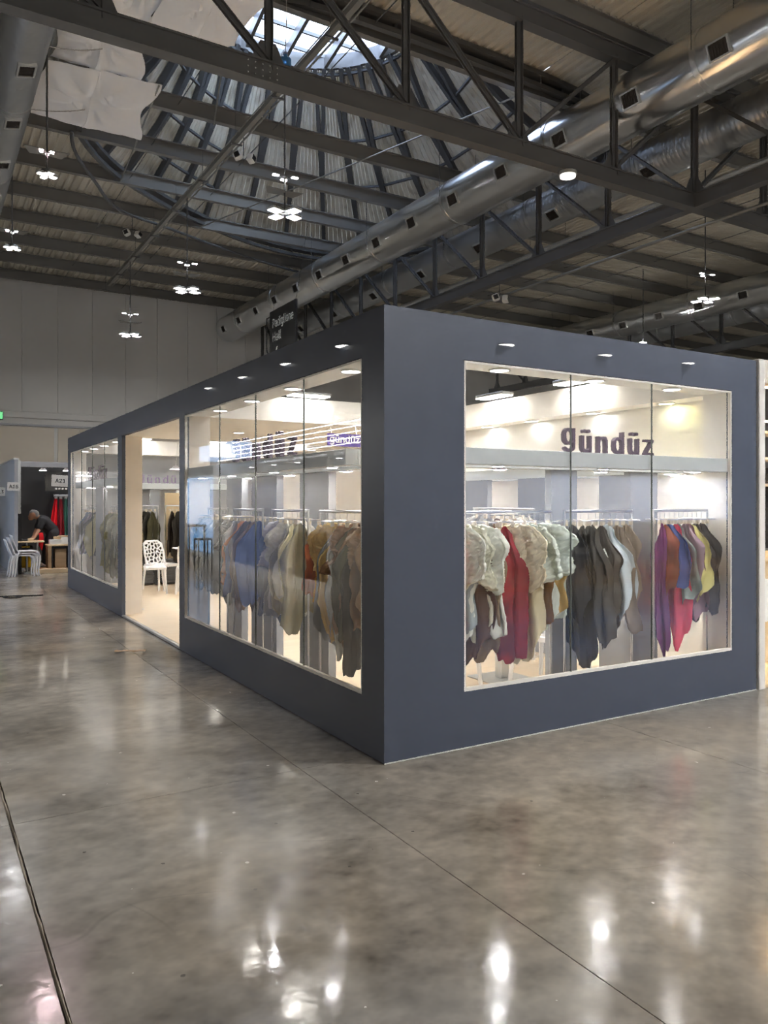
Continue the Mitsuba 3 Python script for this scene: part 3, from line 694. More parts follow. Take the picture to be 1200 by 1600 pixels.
# deep shelf ring behind the glass, on grey panels
mat('mauve', '#8d7f9a', 0.6)
UNDER_LED = 190.0
def shelf(label, x0, x1, y0, y1, feet, spots):
    k = thing('shelf_beam', label, 'shelf')
    t = 0.13
    if x1 - x0 > y1 - y0: bars = [(x0, x1, y0, y0 + 0.1), (x0, x1, y1 - t, y1)] + [(x, x + 0.08, y0 + 0.1, y1 - t) for x in (x0, x1 - 0.08)]
    else: bars = [(x0, x0 + 0.1, y0, y1), (x1 - t, x1, y0, y1)] + [(x0 + 0.1, x1 - t, y, y + 0.08) for y in (y0, y1 - 0.08)]
    for q in bars:
        if q[1] - q[0] > 0.01 and q[3] - q[2] > 0.01: add('beam', box(*q, 1.85, 1.96, 0.003), 'm_beam_grey', k)
    for a, b, *q in spots:
        q = q[0] if q else 0.05
        add('lamp_rim', disc(a, b, 1.846, q + 0.01, 0.006), 'm_alu', k); glow('lamp', disc(a, b, 1.841, q, 0.006), '#fff8ec', UNDER_LED, k, 1.0)
    for a in feet: add('panel', box(*a, 0.03, 1.85), 'm_grey_panel', k)
    return k
shelf('pale grey shelf beam behind the front window, carrying the lettering', 0.56, 3.36, 0.03, 0.55, ((1.78, 2.05, 0.45, 0.52), (2.66, 2.99, 0.45, 0.52)), ((0.75, 0.485), (1.3, 0.485), (2.35, 0.485), (3.2, 0.485), (0.95, 0.08, 0.035), (1.95, 0.08, 0.035), (3.0, 0.08, 0.035)))
shelf('pale grey shelf beam behind the left window, carrying the lettering', 0.03, 0.55, 0.56, 4.13, ((0.46, 0.53, 1.66, 2.22), (0.46, 0.53, 2.74, 3.38), (0.46, 0.53, 3.66, 4.12)), ((0.485, 0.9), (0.485, 1.4), (0.485, 2.5), (0.485, 3.5), (0.08, 0.85, 0.035), (0.08, 1.9, 0.035), (0.08, 2.9, 0.035), (0.08, 3.8, 0.035)))
shelf('white shelf beam along the inner right wall of the front room', 3.12, 3.64, 0.58, 4.1, ((3.13, 3.2, 2.95, 3.36), (3.13, 3.2, 2.0, 2.42), (3.13, 3.2, 0.85, 1.25)), ((3.57, 0.72), (3.57, 1.6), (3.57, 2.7), (3.57, 3.7)))
shelf('pale shelf beam behind the farthest left window', 0.03, 0.27, 7.38, 11.0, ((0.14, 0.21, 9.1, 9.7),), ((0.205, 7.8), (0.205, 8.9), (0.205, 10.3), (0.08, 8.3, 0.035), (0.08, 10.0, 0.035)))
shelf('white lit shelf beam on the rear wall, seen through the doorway', 0.56, 3.1, 11.06, 11.58, ((1.40, 1.58, 11.08, 11.16), (2.6, 3.0, 11.14, 11.2)), ((1.1, 11.51), (2.2, 11.51), (2.9, 11.51)))

def word(label, height, total, place, face, m, depth=0.035, lift_g=True):
    k = thing('lettering', label, 'sign letters')
    meshes = [meshkit.text_mesh(c, height, depth, False) for c in 'gündüz']
    ws = [q.bounds[1][0] - q.bounds[0][0] for q in meshes]
    gap = (total - sum(ws)) / 5
    x = 0
    u, n = {'-y': ((1, 0, 0), (0, -1, 0)), '-x': ((0, -1, 0), (-1, 0, 0))}[face]
    M = np.eye(4); M[:3, 0], M[:3, 1], M[:3, 2], M[:3, 3] = u, (0, 0, 1), n, place
    for q, w in zip(meshes, ws):
        q.apply_translation([x - q.bounds[0][0], -min(q.bounds[0][1], 0), 0])
        add('letter', tf(q, M), m, k)
        x += w + gap
    return k
word('dark purple-grey letters of the shop name on the front shelf', 0.162, 0.94, (1.53, 0.085, 1.962), '-y', 'm_letters')
word('dark purple-grey letters of the shop name on the left shelf', 0.2, 1.38, (0.085, 2.83, 1.962), '-x', 'm_letters')
word('dark shop-name letters on the shelf behind the farthest left window', 0.215, 1.42, (0.085, 9.9, 1.962), '-x', 'm_letters')
word('pale purple shop-name letters on the rear wall shelf, seen through the doorway', 0.15, 0.86, (1.18, 11.1, 1.962), '-y', 'm_mauve')
k = thing('name_banner', 'small purple banner with white shop name under the cross fascia behind the left window', 'banner')
add('board', box(1.70, 2.14, 4.13, 4.15, 2.26, 2.41), 'm_purple', k)
m, w = text('gündüz', 0.085, 0.003, (1.92, 4.129, 2.305), '-y', True, 'c')
add('lettering', m, 'm_paper', k)
add('cord', join(rod([1.75, 4.14, 2.4], [1.75, 4.175, 2.53], 0.004, 5), rod([2.09, 4.14, 2.4], [2.09, 4.175, 2.53], 0.004, 5)), 'm_alu', k)

# ------------------------------------------------------------------ racks and hides
def smoothst(a, b, x):
    t = np.clip((x - a) / (b - a), 0, 1)
    return t * t * (3 - 2 * t)

def hide_grid(r, L, W, fold=0.06, top=0.32, ragged=0.12, twist=0.0, nu=23, nv=30, flare=0.0):
    u, v = np.meshgrid(np.linspace(-1, 1, nu), np.linspace(0, 1, nv), indexing='ij')
    ph = r.uniform(0, 6.28, 8)
    side = u > 0
    nl = meshkit.fbm(np.stack([v * 3.2, v * 0 + ph[2], np.where(side, 1.7, 9.3)], -1), 3, 5)
    shp = top + (1 - top) * smoothst(0, 0.34, v + 0.06 * np.where(side, 1, -1) * math.sin(ph[0]))
    waist = 1 - np.where(side, r.uniform(0.0, 0.25), r.uniform(0.0, 0.25)) * np.exp(-((v - np.where(side, r.uniform(0.45, 0.75), r.uniform(0.45, 0.75))) / 0.14) ** 2)
    hw = W * shp * waist * (1 + 0.5 * (nl - 0.5) * smoothst(0.1, 0.5, v))
    un = u[:, :1]
    edge = meshkit.fbm(np.stack([un * 2.3, un * 0 + ph[2], un * 0], -1), 4, 3) - 0.45
    col = 1 - ragged * (0.55 * un ** 2 + 1.0 * np.exp(-((un - r.uniform(-0.4, 0.4)) / r.uniform(0.15, 0.35)) ** 2) * r.uniform(0, 1) + 1.3 * edge + r.uniform(-0.5, 0.5) * un)
    f = fold * (0.3 + 0.9 * v)
    k1, k2 = r.uniform(0.8, 1.3), r.uniform(2.0, 3.0)
    off = f * (0.55 * np.cos(u * math.pi * k1 + ph[3] * 0.3) + 0.32 * np.cos(u * math.pi * k2 + ph[4] + v * 1.6) + 0.16 * np.cos(u * 12 + ph[6] + v * 2.5) + 0.2 * np.sin(v * 5 + ph[5]))
    off += 0.03 * (meshkit.fbm(np.stack([u * 2.2, v * 4, u * 0 + ph[2]], -1), 3, 11) - 0.5)
    a = hw * u + twist * v + 0.02 * np.sin(v * 4 + ph[7])
    z = -v * L * col - 0.06 * L * (1 - v) * np.abs(u) ** 1.4
    return np.stack([a, off, z], -1)

def paint(mesh, color, r, vary=0.12, freq=9.0, second=None):
    p = np.array(mesh.vertices)
    t = meshkit.fbm(p * freq + r.uniform(0, 50), 3, 2)[:, None]
    c = lin(color)[None] * (1 + vary * 2.4 * (t - 0.5))
    if second is not None:
        m = smoothst(0.45, 0.62, meshkit.fbm(p * 5 + r.uniform(0, 50), 3, 8))[:, None]
        c = c * (1 - m) + lin(second)[None] * m
    return np.clip(c, 0.003, 0.92)

def lumps(mesh, r, amp, freq):
    v = np.array(mesh.vertices); n = np.array(mesh.vertex_normals)
    mesh.vertices = v + n * (amp * (meshkit.fbm(v * freq + r.uniform(0, 40), 2, 4) - 0.35))[:, None]
    return mesh

P_HOOK = mikit.ply(join(tube([(0, 0, 0.0), (0, 0, 0.06), (0, 0.012, 0.078), (0, 0.022, 0.07)], 0.0022, 5)), 'm_chrome', smooth=True)
P_BAR = mikit.ply(join(rod([-0.13, 0, 0], [0.13, 0, 0], 0.005, 6)), 'm_chrome', smooth=40)
P_CLIP = mikit.ply(join(box(-0.014, 0.014, -0.011, 0.011, -0.035, 0.014, 0.004)), 'm_clip')
P_TAG = mikit.ply(box(-0.028, 0.028, -0.0008, 0.0008, -0.05, 0.028), 'm_paper')

def hang(pos, yaw, r, where, spec, i, n):
    """One hide on its clip hanger. spec: (words, colour, length, kind, second colour, half width)"""
    words, color, L, kind = spec[:4]
    second = spec[4] if len(spec) > 4 else None
    W = spec[5] if len(spec) > 5 else 0.185
    M = T().translate([float(x) for x in pos]).rotate([0, 0, 1], math.degrees(yaw))
    label = f'{words}, {ordinal(i)} from left, {where}'
    hk = thing('clip_hanger', f'clip hanger, {ordinal(i)} from left on the {where}', 'hanger', group=f'clip hangers on the {where}')
    addp('hook', P_HOOK, hk, M @ T().translate([0, 0, -0.07])); addp('bar', P_BAR, hk, M @ T().translate([0, 0, -0.07]))
    for s in (-1, 1): addp('clip', P_CLIP, hk, M @ T().translate([s * 0.055, 0, -0.075]))
    k = thing('hide', label, 'hide', group=f'hides on the {where}')
    Mn = np.array(M.matrix, float)

    def place(m, dz=-0.10):
        m.vertices = (np.c_[np.array(m.vertices) + [0, 0, dz], np.ones(len(m.vertices))] @ Mn.T)[:, :3]
        return m
    if kind == 'fleece':                                  # folded over the bar: a short woolly flap before a long skin
        f = shell(hide_grid(r, L * r.uniform(0.42, 0.55), W * 1.12, 0.05, 0.6, 0.16, nu=56, nv=50) + [0, 0.024, 0], 0.034)
        f = lumps(f, r, 0.026, 95)
        add('wool_flap', place(f, -0.085), 'm_fleece', k, smooth=True, color=paint(f, color, r, 0.16, 60), label='woolly side folded over')
        s = shell(hide_grid(r, L, W * 0.96, 0.055, 0.35, 0.22) - [0, 0.02, 0], 0.012)
        add('skin', place(s), 'm_suede', k, smooth=True, color=paint(s, second or color, r, 0.12), label='skin side')
        e = hide_grid(r, L * 0.97, W * 0.8, 0.05, 0.3, 0.25) - [0, 0.045, 0]
        e = lumps(shell(e, 0.02), r, 0.016, 30)
        add('wool_back', place(e), 'm_fleece', k, smooth=True, color=paint(e, color, r, 0.10, 26))
    else:
        m = shell(hide_grid(r, L, W, 0.06, 0.3 if kind == 'suede' else 0.45, 0.3), 0.004 if kind == 'suede' else 0.018)
        if kind == 'curly': m = lumps(m, r, 0.02, 45)
        add('skin', place(m), 'm_suede' if kind == 'suede' else 'm_fleece', k, smooth=True, color=paint(m, color, r, 0.14, 9 if kind == 'suede' else 30, second))
    if len(spec) > 6:
        addp('price_tag', P_TAG, k, M @ T().translate([-0.10 if spec[6] > 0 else 0.0, 0.0, -abs(spec[6])]).rotate([0, 0, 1], 62).rotate([0, 1, 0], 25).translate([0, -0.06, 0]))
        labels[k + '__price_tag'] = {'label': 'white swing tag'}

def rack(where, label, axis, c, lo, hi, specs, z=1.53, seed=1, reverse=False, yaw0=0.0, pole=False):
    r = np.random.default_rng(seed)
    k = thing('garment_rail', label, 'clothes rail')
    P = (lambda s, zz, o=0.0: [s, c + o, zz]) if axis == 'x' else (lambda s, zz, o=0.0: [c + o, s, zz])
    add('rail', rod(P(lo, z), P(hi, z), 0.0125, 10), 'm_chrome', k, smooth=40)
    for s in (lo, hi):
        add('leg', rod(P(s, 0.03), P(s, z + 0.012), 0.009, 8), 'm_chrome', k, smooth=40)
        add('foot', bar(P(s, 0.04, -0.17), P(s, 0.04, 0.17), 0.025, 0.02), 'm_chrome', k)
    n = len(specs)
    for i, sp in enumerate(specs):
        t = (i + 0.5) / n
        s = lo + 0.05 + (hi - lo - 0.1) * t
        if reverse: s = hi - 0.05 - (hi - lo - 0.1) * t
        yaw = (math.pi / 2 if axis == 'x' else 0.0) + yaw0 + r.uniform(-0.3, 0.3)
        hang(P(s, z), yaw, r, where, sp, i, n)
    return k

mat('basket', '#4a4b4d', 0.8)
W_, G_, C_ = '#dfe3d8', '#cfd5c6', '#e4dcc4'
rack('front rail beside the stand corner', 'chrome clothes rail of shearling hides behind the first pane of the front window', 'x', 0.225, 0.36, 1.565, [
    ('yellow suede hide', '#d8b23a', 0.8, 'suede', None, 0.15), ('pink suede hide', '#d0486c', 0.75, 'suede', None, 0.16),
    ('grey-backed white shearling hide', '#d9dcd0', 0.82, 'fleece', '#8f9a9a'), ('brown-backed cream shearling hide', '#d8d8c4', 0.9, 'fleece', '#4a3326'),
    ('white shearling hide', W_, 0.95, 'fleece', '#7d6a52'), ('dark red suede hide', '#520f17', 0.96, 'suede', '#7d1620', 0.16),
    ('deep red suede hide', '#751621', 0.93, 'suede', None, 0.16), ('large cream shearling hide', C_, 0.98, 'fleece', '#c9bd98', 0.19),
    ('brown-backed mint-white shearling hide', '#d5ddd2', 0.88, 'fleece', '#6b4a22', 0.22), ('mint-white shearling hide', '#d3ddd4', 0.78, 'fleece', '#b99a5a', 0.22)], seed=3, yaw0=0.5)
rack('front rail behind the middle pane', 'chrome clothes rail of dark hides behind the middle pane of the front window', 'x', 0.225, 1.70, 2.42, [
    ('blackish-blue suede hide', '#17191d', 0.72, 'suede', None, 0.13), ('dark olive hide with a white tag', '#23221c', 1.08, 'suede', '#1c1b17', 0.15, 0.80), ('charcoal leather hide', '#2c2b27', 0.98, 'suede', None, 0.15),
    ('grey-brown leather hide with a white tag', '#3c3933', 0.92, 'suede', None, 0.15, 0.32), ('dark taupe leather hide', '#37332d', 0.9, 'suede', None, 0.14), ('pale ice-blue leather hide', '#cfdce4', 0.8, 'suede', None, 0.18),
    ('taupe suede hide', '#75695c', 0.86, 'suede'), ('grey-beige suede hide', '#8f8375', 0.7, 'suede', None, 0.15)], seed=5, yaw0=0.25)
rack('front rail behind the right pane', 'chrome clothes rail of coloured hides behind the right pane of the front window', 'x', 0.215, 2.66, 3.33, [
    ('purple suede hide with a white tag', '#5b2a56', 1.02, 'suede', '#6d2f5e', 0.08, 0.55), ('rust-brown leather hide', '#6a3423', 0.72, 'suede', '#4c2419', 0.12), ('navy-blue suede hide', '#34447a', 0.5, 'suede', None, 0.14),
    ('coral-pink suede hide', '#d4485e', 1.0, 'suede', None, 0.16), ('grey-teal suede hide', '#8d9a97', 0.78, 'suede'), ('mauve suede hide', '#96808a', 0.8, 'suede'), ('dusty rose suede hide', '#7d5f66', 0.82, 'suede', None, 0.16),
    ('pale yellow suede hide', '#d9d48a', 0.72, 'suede', None, 0.16), ('dark brown leather hide', '#231d19', 0.82, 'suede', '#221c18'), ('blackish leather hide', '#1a1614', 0.78, 'suede', None, 0.16)], seed=7, yaw0=0.1)
rack('left rail beside the stand corner', 'chrome clothes rail behind the pane of the left window next to the corner', 'y', 0.225, 0.34, 1.34, [
    ('rust suede hide', '#9c5a33', 0.6, 'suede'), ('golden yellow curly hide', '#dba63a', 0.62, 'curly', '#b98a3a'), ('cream and gold shearling hide', '#d8b878', 0.9, 'fleece', '#8d9092'),
    ('long pale grey leather hide', '#a9aba8', 1.0, 'suede', None, 0.16), ('brown curly shearling hide', '#8a6a4e', 0.85, 'fleece', '#54503a'), ('dark olive leather hide', '#3f3f2e', 0.95, 'suede'),
    ('blackish leather hide', '#26231f', 1.05, 'suede'), ('beige shearling hide', '#b89a7c', 0.7, 'fleece', '#8a6d52')], seed=11, reverse=True, yaw0=-0.35)
rack('second left rail from the stand corner', 'chrome clothes rail of blue-grey and white hides behind the second pane of the left window', 'y', 0.225, 1.55, 2.28, [
    ('blue-grey suede hide', '#6f7f9c', 0.75, 'suede'), ('slate suede hide', '#5d6679', 0.85, 'suede'), ('pale lilac shearling hide', '#cfccd4', 0.82, 'fleece', '#9aa0aa'), ('white shearling hide', '#e2e0d8', 0.8, 'fleece', '#a9a492'),
    ('cream suede hide', '#cfc7a4', 0.78, 'suede'), ('olive-grey suede hide', '#7f7c66', 0.9, 'suede')], seed=13, reverse=True, yaw0=-0.35)
rack('third left rail from the stand corner', 'chrome clothes rail of brown and orange hides behind the third pane of the left window', 'y', 0.225, 2.5, 3.25, [
    ('grey shearling hide', '#a7a6a2', 0.72, 'fleece', '#7a7670'), ('orange-tipped suede hide', '#cc8a5c', 0.7, 'suede'), ('navy suede hide', '#44507a', 0.72, 'suede'), ('dark grey suede hide', '#55545a', 0.85, 'suede'), ('brown suede hide', '#70605a', 0.85, 'suede'), ('blue suede hide', '#5a6a92', 0.8, 'suede')], seed=17, reverse=True, yaw0=-0.35)
rack('left rail next to the doorway', 'chrome clothes rail of grey-beige shearlings at the doorway end of the left window', 'y', 0.225, 3.42, 4.02, [
    ('beige-grey shearling hide', '#b9b29e', 0.72, 'fleece', '#8d8a80'), ('pale shearling hide', '#c8c6ba', 0.75, 'fleece', '#8a8b8a'), ('stone-grey shearling hide', '#c2c1ba', 0.78, 'fleece', '#7d7c78'), ('grey suede hide', '#8f8f8c', 0.85, 'suede'), ('mottled grey suede hide', '#7b7a76', 0.8, 'suede')], seed=19, reverse=True, yaw0=-0.35)
rack('far left rail next to the doorway', 'chrome clothes rail of olive hides at the near end of the farthest left window', 'y', 0.225, 7.5, 8.9, [
    ('olive curly hide', '#7a7a52', 0.95, 'curly', '#54523a'), ('moss-green suede hide', '#6b6c4c', 0.95, 'suede'), ('khaki suede hide', '#8a8862', 0.9, 'suede'), ('pale olive shearling hide', '#a9a682', 0.85, 'fleece', '#7d7a58'),
    ('dark olive curly hide', '#54543c', 1.0, 'curly'), ('sage suede hide', '#8c9078', 0.9, 'suede'), ('olive-brown curly hide', '#6e6448', 1.0, 'curly', '#3f3d2c')], seed=23, reverse=True, yaw0=-0.35)
rack('far left rail at the rear end', 'chrome clothes rail of grey-blue hides at the rear end of the farthest left window', 'y', 0.225, 9.9, 11.0, [
    ('blue-grey suede hide', '#76809a', 0.72, 'suede'), ('grey suede hide', '#85878d', 0.8, 'suede'), ('lilac-grey suede hide', '#8f8b9e', 0.78, 'suede'), ('dark grey suede hide', '#4d4f55', 0.75, 'suede'), ('pale khaki suede hide', '#a7a586', 0.85, 'suede')], seed=29, reverse=True, yaw0=-0.35)
rack('rear rail left of the grey panel', 'white clothes rail of olive and black hides seen through the doorway', 'x', 10.75, 0.9, 1.46, [
    ('olive suede hide', '#7b7348', 0.95, 'suede'), ('khaki suede hide', '#6c6744', 0.95, 'suede'), ('black leather hide', '#26251f', 0.98, 'suede', None, 0.24), ('charcoal leather hide', '#2c2b27', 0.98, 'suede', None, 0.24), ('olive-black leather hide', '#35331f', 0.9, 'suede')], seed=31, yaw0=-0.9)
rack('rear rail right of the grey panel', 'white clothes rail of dark hides at the right of the doorway view', 'x', 10.75, 1.6, 2.35, [
    ('dark brown leather hide', '#2a2119', 0.95, 'suede', None, 0.2), ('black leather hide', '#201d18', 0.98, 'suede', None, 0.24), ('olive-black leather hide', '#3a3726', 0.95, 'suede'), ('dark olive suede hide', '#4a4a32', 0.95, 'suede'), ('grey-green suede hide', '#6a6a56', 0.9, 'suede')], seed=37, yaw0=-0.9)
rack('right-wall rail of the front room', 'chrome clothes rail before the inner right wall of the front room', 'y', 2.9, 1.9, 2.9, [
    ('white shearling hide', '#d8d6cc', 0.7, 'fleece', '#b8ae98'), ('sand suede hide', '#b39f80', 0.75, 'suede'), ('cream suede hide', '#cfc4a8', 0.75, 'suede'), ('brown suede hide', '#7a6450', 0.8, 'suede'), ('grey suede hide', '#8d8c86', 0.8, 'suede'), ('pale grey shearling hide', '#c5c5bf', 0.75, 'fleece', '#9a978e')], seed=41)
for x, y, lab in ((1.16, 11.0, 'dark woven basket under the rear rail, left of the grey panel'), (1.78, 11.0, 'dark woven basket under the rear rail, right of the grey panel')):
    q = thing('woven_basket', lab, 'basket')
    add('body', box(x - 0.24, x + 0.24, y - 0.2, y + 0.2, 0.04, 0.5, 0.03), 'm_basket', q)
    add('band', join(*[box(x - 0.247, x + 0.247, y - 0.207, y + 0.207, z, z + 0.025, 0.008) for z in np.arange(0.07, 0.5, 0.05)]), 'm_basket', q)
k = thing('cardboard_sheet', 'yellowish board standing behind the rear rail, right of the doorway view', 'board')
add('x', box(1.72, 2.4, 11.22, 11.25, 0.03, 1.78), 'm_board', key=k)

# ------------------------------------------------------------------ chairs and table inside the stand
def lattice(outline, r, nholes, rmin, rmax, margin=0.022):
    """An outline pierced with rounded irregular openings, like cut lace."""
    from scipy.spatial import Voronoi
    x0, y0, x1, y1 = outline.bounds
    pts = []
    while len(pts) < nholes:
        p = (r.uniform(x0, x1), r.uniform(y0, y1))
        if outline.contains(Point(p)) and all((p[0] - q[0]) ** 2 + (p[1] - q[1]) ** 2 > rmin ** 2 for q in pts): pts.append(p)
        elif r.random() < 0.002: break
    inner = outline.buffer(-margin)
    V = Voronoi(np.vstack([pts, [(x0 - 1, y0 - 1), (x1 + 1, y0 - 1), (x0 - 1, y1 + 1), (x1 + 1, y1 + 1)]]))
    holes = []
    for i in range(len(pts)):
        reg = V.regions[V.point_region[i]]
        if -1 in reg or not reg: continue
        c = Polygon(V.vertices[reg]).intersection(inner).buffer(-0.009).buffer(-0.006).buffer(0.006, quad_segs=2)
        if c.geom_type == 'Polygon' and c.area > 1e-4: holes.append(c.simplify(0.002))
    out = outline
    for h in holes: out = out.difference(h)
    return out

def lace_chair_parts():
    r = np.random.default_rng(5)
    seat = plate(lattice(Polygon([(-0.21, -0.2), (0.21, -0.2), (0.22, 0.22), (-0.22, 0.22)]).buffer(0.02), r, 44, 0.055, 0.09), 0.022)
    seat.apply_translation([0, 0, 0.43])
    rim = plate(Polygon([(-0.21, -0.2), (0.21, -0.2), (0.22, 0.22), (-0.22, 0.22)]).buffer(0.025).difference(Polygon([(-0.21, -0.2), (0.21, -0.2), (0.22, 0.22), (-0.22, 0.22)]).buffer(-0.005)), 0.04); rim.apply_translation([0, 0, 0.415])
    bp = Polygon([(-0.19, 0.0), (0.19, 0.0), (0.2, 0.2), (0.185, 0.38), (0.12, 0.43), (-0.12, 0.43), (-0.185, 0.38), (-0.2, 0.2)]).buffer(0.015)
    back = plate(lattice(bp, r, 46, 0.055, 0.09), 0.022)
    back = trimesh.Trimesh(*trimesh.remesh.subdivide_to_size(back.vertices, back.faces, 0.09))
    v = np.array(back.vertices); x, y, z = v.T.copy()
    back.vertices = np.c_[x, -0.2 - z - 0.22 * y - 0.12 * y * y + 0.35 * x * x, 0.44 + y * 0.97]
    legs = []
    for sx in (-1, 1):
        for sy in (-1, 1):
            p, q = np.array([sx * 0.215, sy * 0.205, 0.43]), np.array([sx * 0.235, sy * 0.245, 0.0])
            M, L = frame_between(p, q)
            c = trimesh.creation.cylinder(radius=1, height=L, sections=10); w = np.array(c.vertices); w[:, 2] += L / 2
            k = 0.026 - 0.009 * w[:, 2] / L
            w[:, 0] *= k; w[:, 1] *= k
            c.vertices = w; c.apply_transform(M); legs.append(c)
    return join(seat, rim), back, legs
_s, _b, _l = lace_chair_parts()
P_SEAT, P_BACK, P_LEGS = mikit.ply(_s, 'm_plastic_white'), mikit.ply(_b, 'm_plastic_white'), [mikit.ply(x, 'm_plastic_white', smooth=40) for x in _l]

def lace_chair(x, y, rz, label, z=0.03):
    k = thing('lace_chair', label, 'chair', 'white lace-pattern chairs in the stand')
    M = T().translate([x, y, z]).rotate([0, 0, 1], rz)
    addp('seat', P_SEAT, k, M); addp('backrest', P_BACK, k, M)
    for p in P_LEGS: addp('leg', p, k, M)

def pedestal_table(x, y, label):
    k = thing('pedestal_table', label, 'table')
    add('base', box(x - 0.22, x + 0.22, y - 0.22, y + 0.22, 0.03, 0.045, 0.004), 'm_alu', k)
    add('column', box(x - 0.045, x + 0.045, y - 0.045, y + 0.045, 0.045, 0.75, 0.006), 'm_alu', k)
    add('tabletop', box(x - 0.4, x + 0.4, y - 0.4, y + 0.4, 0.75, 0.775, 0.006), 'm_plastic_white', k)
pedestal_table(2.02, 1.34, 'white table on a square metal foot, behind the first pane of the front window')
lace_chair(1.42, 1.42, -75, 'white lace chair at the left of the table in the front window')
lace_chair(2.20, 0.92, 4, 'white lace chair before the table in the front window')
lace_chair(2.62, 1.55, 100, 'white lace chair at the far right of the table in the front room')
pedestal_table(1.95, 9.75, 'white table in the rear room, seen through the doorway')
lace_chair(1.02, 9.55, -100, 'white lace chair at the left in the doorway view')
lace_chair(1.36, 10.1, -160, 'white lace chair showing its lace back in the middle of the doorway view')
lace_chair(1.62, 9.22, -20, 'white lace chair cut by the right edge of the doorway view')

# ------------------------------------------------------------------ small litter on the hall floor
k = thing('litter_scrap', 'brown crumpled scrap on the floor before the doorway', 'litter')
g = np.stack([*np.meshgrid(np.linspace(-0.16, 0.16, 18), np.linspace(-0.035, 0.035, 7), indexing='ij'), np.zeros((18, 7))], -1)
g[..., 2] = 0.012 + 0.022 * meshkit.fbm(g * 22 + 3, 3, 2); g[..., 1] *= (0.3 + meshkit.fbm(g * 9 + 9, 2, 6))
add('x', tf(shell(g, 0.003), rz=-0.45, loc=(-0.50, 4.42, 0.0)), 'm_wood', key=k)
k = thing('floor_cable', 'black cable end lying on the floor at the left edge', 'cable')
add('x', tube(smooth_path([(-1.6, 10.9, 0.012), (-1.25, 10.5, 0.012), (-1.02, 10.45, 0.012), (-0.95, 10.25, 0.012), (-1.1, 10.2, 0.012), (-1.2, 10.42, 0.014), (-0.9, 10.42, 0.012), (-0.6, 10.4, 0.012)], 40), 0.012, 6), 'm_dark', key=k, smooth=True)

# ------------------------------------------------------------------ neighbouring stand at the right
k = thing('neighbour_stand', 'neighbouring stand at the right edge with a white post, black wall and wooden front', 'exhibition stand')
add('post', box(3.705, 3.79, -0.02, 0.10, 0, 2.82, 0.006), 'm_white', k)
add('header', box(3.79, 7.5, -0.02, 0.10, 2.62, 2.82, 0.006), 'm_cream', k)
add('rear_wall', box(3.71, 7.5, 2.6, 2.7, 0, 2.8), 'm_stand_black', k)
add('side_wall', box(3.70, 3.76, 0.1, 2.6, 0, 2.8), 'm_cream', k)
add('floor_board', box(3.76, 7.5, 0.0, 2.6, 0.002, 0.03), 'm_board', k)
add('counter_front', box(4.05, 6.8, 0.55, 0.62, 0.03, 1.02, 0.01), 'm_board', k)
add('counter_top', box(3.98, 6.86, 0.5, 1.2, 1.02, 1.06, 0.01), 'm_board', k)
add('white_front', box(4.0, 4.7, 0.48, 0.55, 0.45, 0.85), 'm_paper', k)
add('black_panel', box(3.95, 6.2, 1.5, 1.56, 1.06, 2.0), 'm_dark', k)
for z in (1.78, 2.08, 2.38): add('shelf', box(3.8, 6.8, 1.3, 1.6, z, z + 0.03), 'm_cream', k)
m, w = text('D', 0.13, 0.004, (4.55, 1.498, 1.36), '-y', True)
add('lettering', m, 'm_paper', k)
for i, (a, b) in enumerate(((4.2, 0.4), (4.4, 4.0), (4.4, 8.0))): glow('added_light_bar', box(a, a + 3.2, b, b + 0.12, 2.70, 2.76), '#ffcf96', 9.0, k, 1.5)  # warm bars added out of sight to put warm streaks on the ducts
add('rear_wall', box(SX + 0.02, 7.5, 11.6, 11.7, 0, 2.8), 'm_cream', k)
glow('shelf_light', box(3.9, 6.6, 1.25, 1.29, 2.5, 2.52), '#ffd9a0', 5.0, k, 1.0)
k = thing('green_cloth', 'dark green hide hanging over the counter of the right-hand stand', 'hide')
add('x', shell(np.stack([np.array([[4.35 + 0.12 * u, 0.46 + 0.01 * math.sin(u * 9), 1.3 - 0.45 * v * (1 - 0.3 * u)] for v in np.linspace(0, 1, 8)]) for u in np.linspace(0, 1, 8)]), 0.006), 'm_suede', key=k, smooth=True, color=np.tile(lin('#1f4a38'), (128, 1)))

# ------------------------------------------------------------------ stand A21 down the aisle
k = thing('black_stand', 'black-walled stand A21 at the far end of the aisle, on a low white platform', 'exhibition stand')
add('rear_wall', box(-0.5, 3.4, 17.0, 17.06, 0, 2.5), 'm_stand_black', k)
add('header', box(-0.48, 3.4, 14.86, 14.92, 2.38, 2.5, 0.006), 'm_stand_grey', k)
add('side_wall', box(-0.53, -0.49, 15.0, 17.0, 0.0, 2.5), 'm_stand_black', k)
add('front_post', box(-0.545, -0.475, 14.86, 14.94, 1.34, 2.53, 0.004), 'm_alu', k)
add('front_post', box(-0.52, -0.46, 14.86, 14.95, 0.0, 1.34), 'm_dark', k)
add('platform', box(-0.2, 3.4, 14.8, 16.95, 0.0, 0.10, 0.006), 'm_board', k)
add('inner_panel', box(0.16, 1.4, 15.95, 16.0, 1.86, 2.35), 'm_dark', k)
add('lettering', join(*[box(0.38 + 0.075 * i, 0.38 + 0.075 * i + 0.045, 15.94, 15.95, 1.90, 1.94) for i in range(5)]), 'm_paper', k)
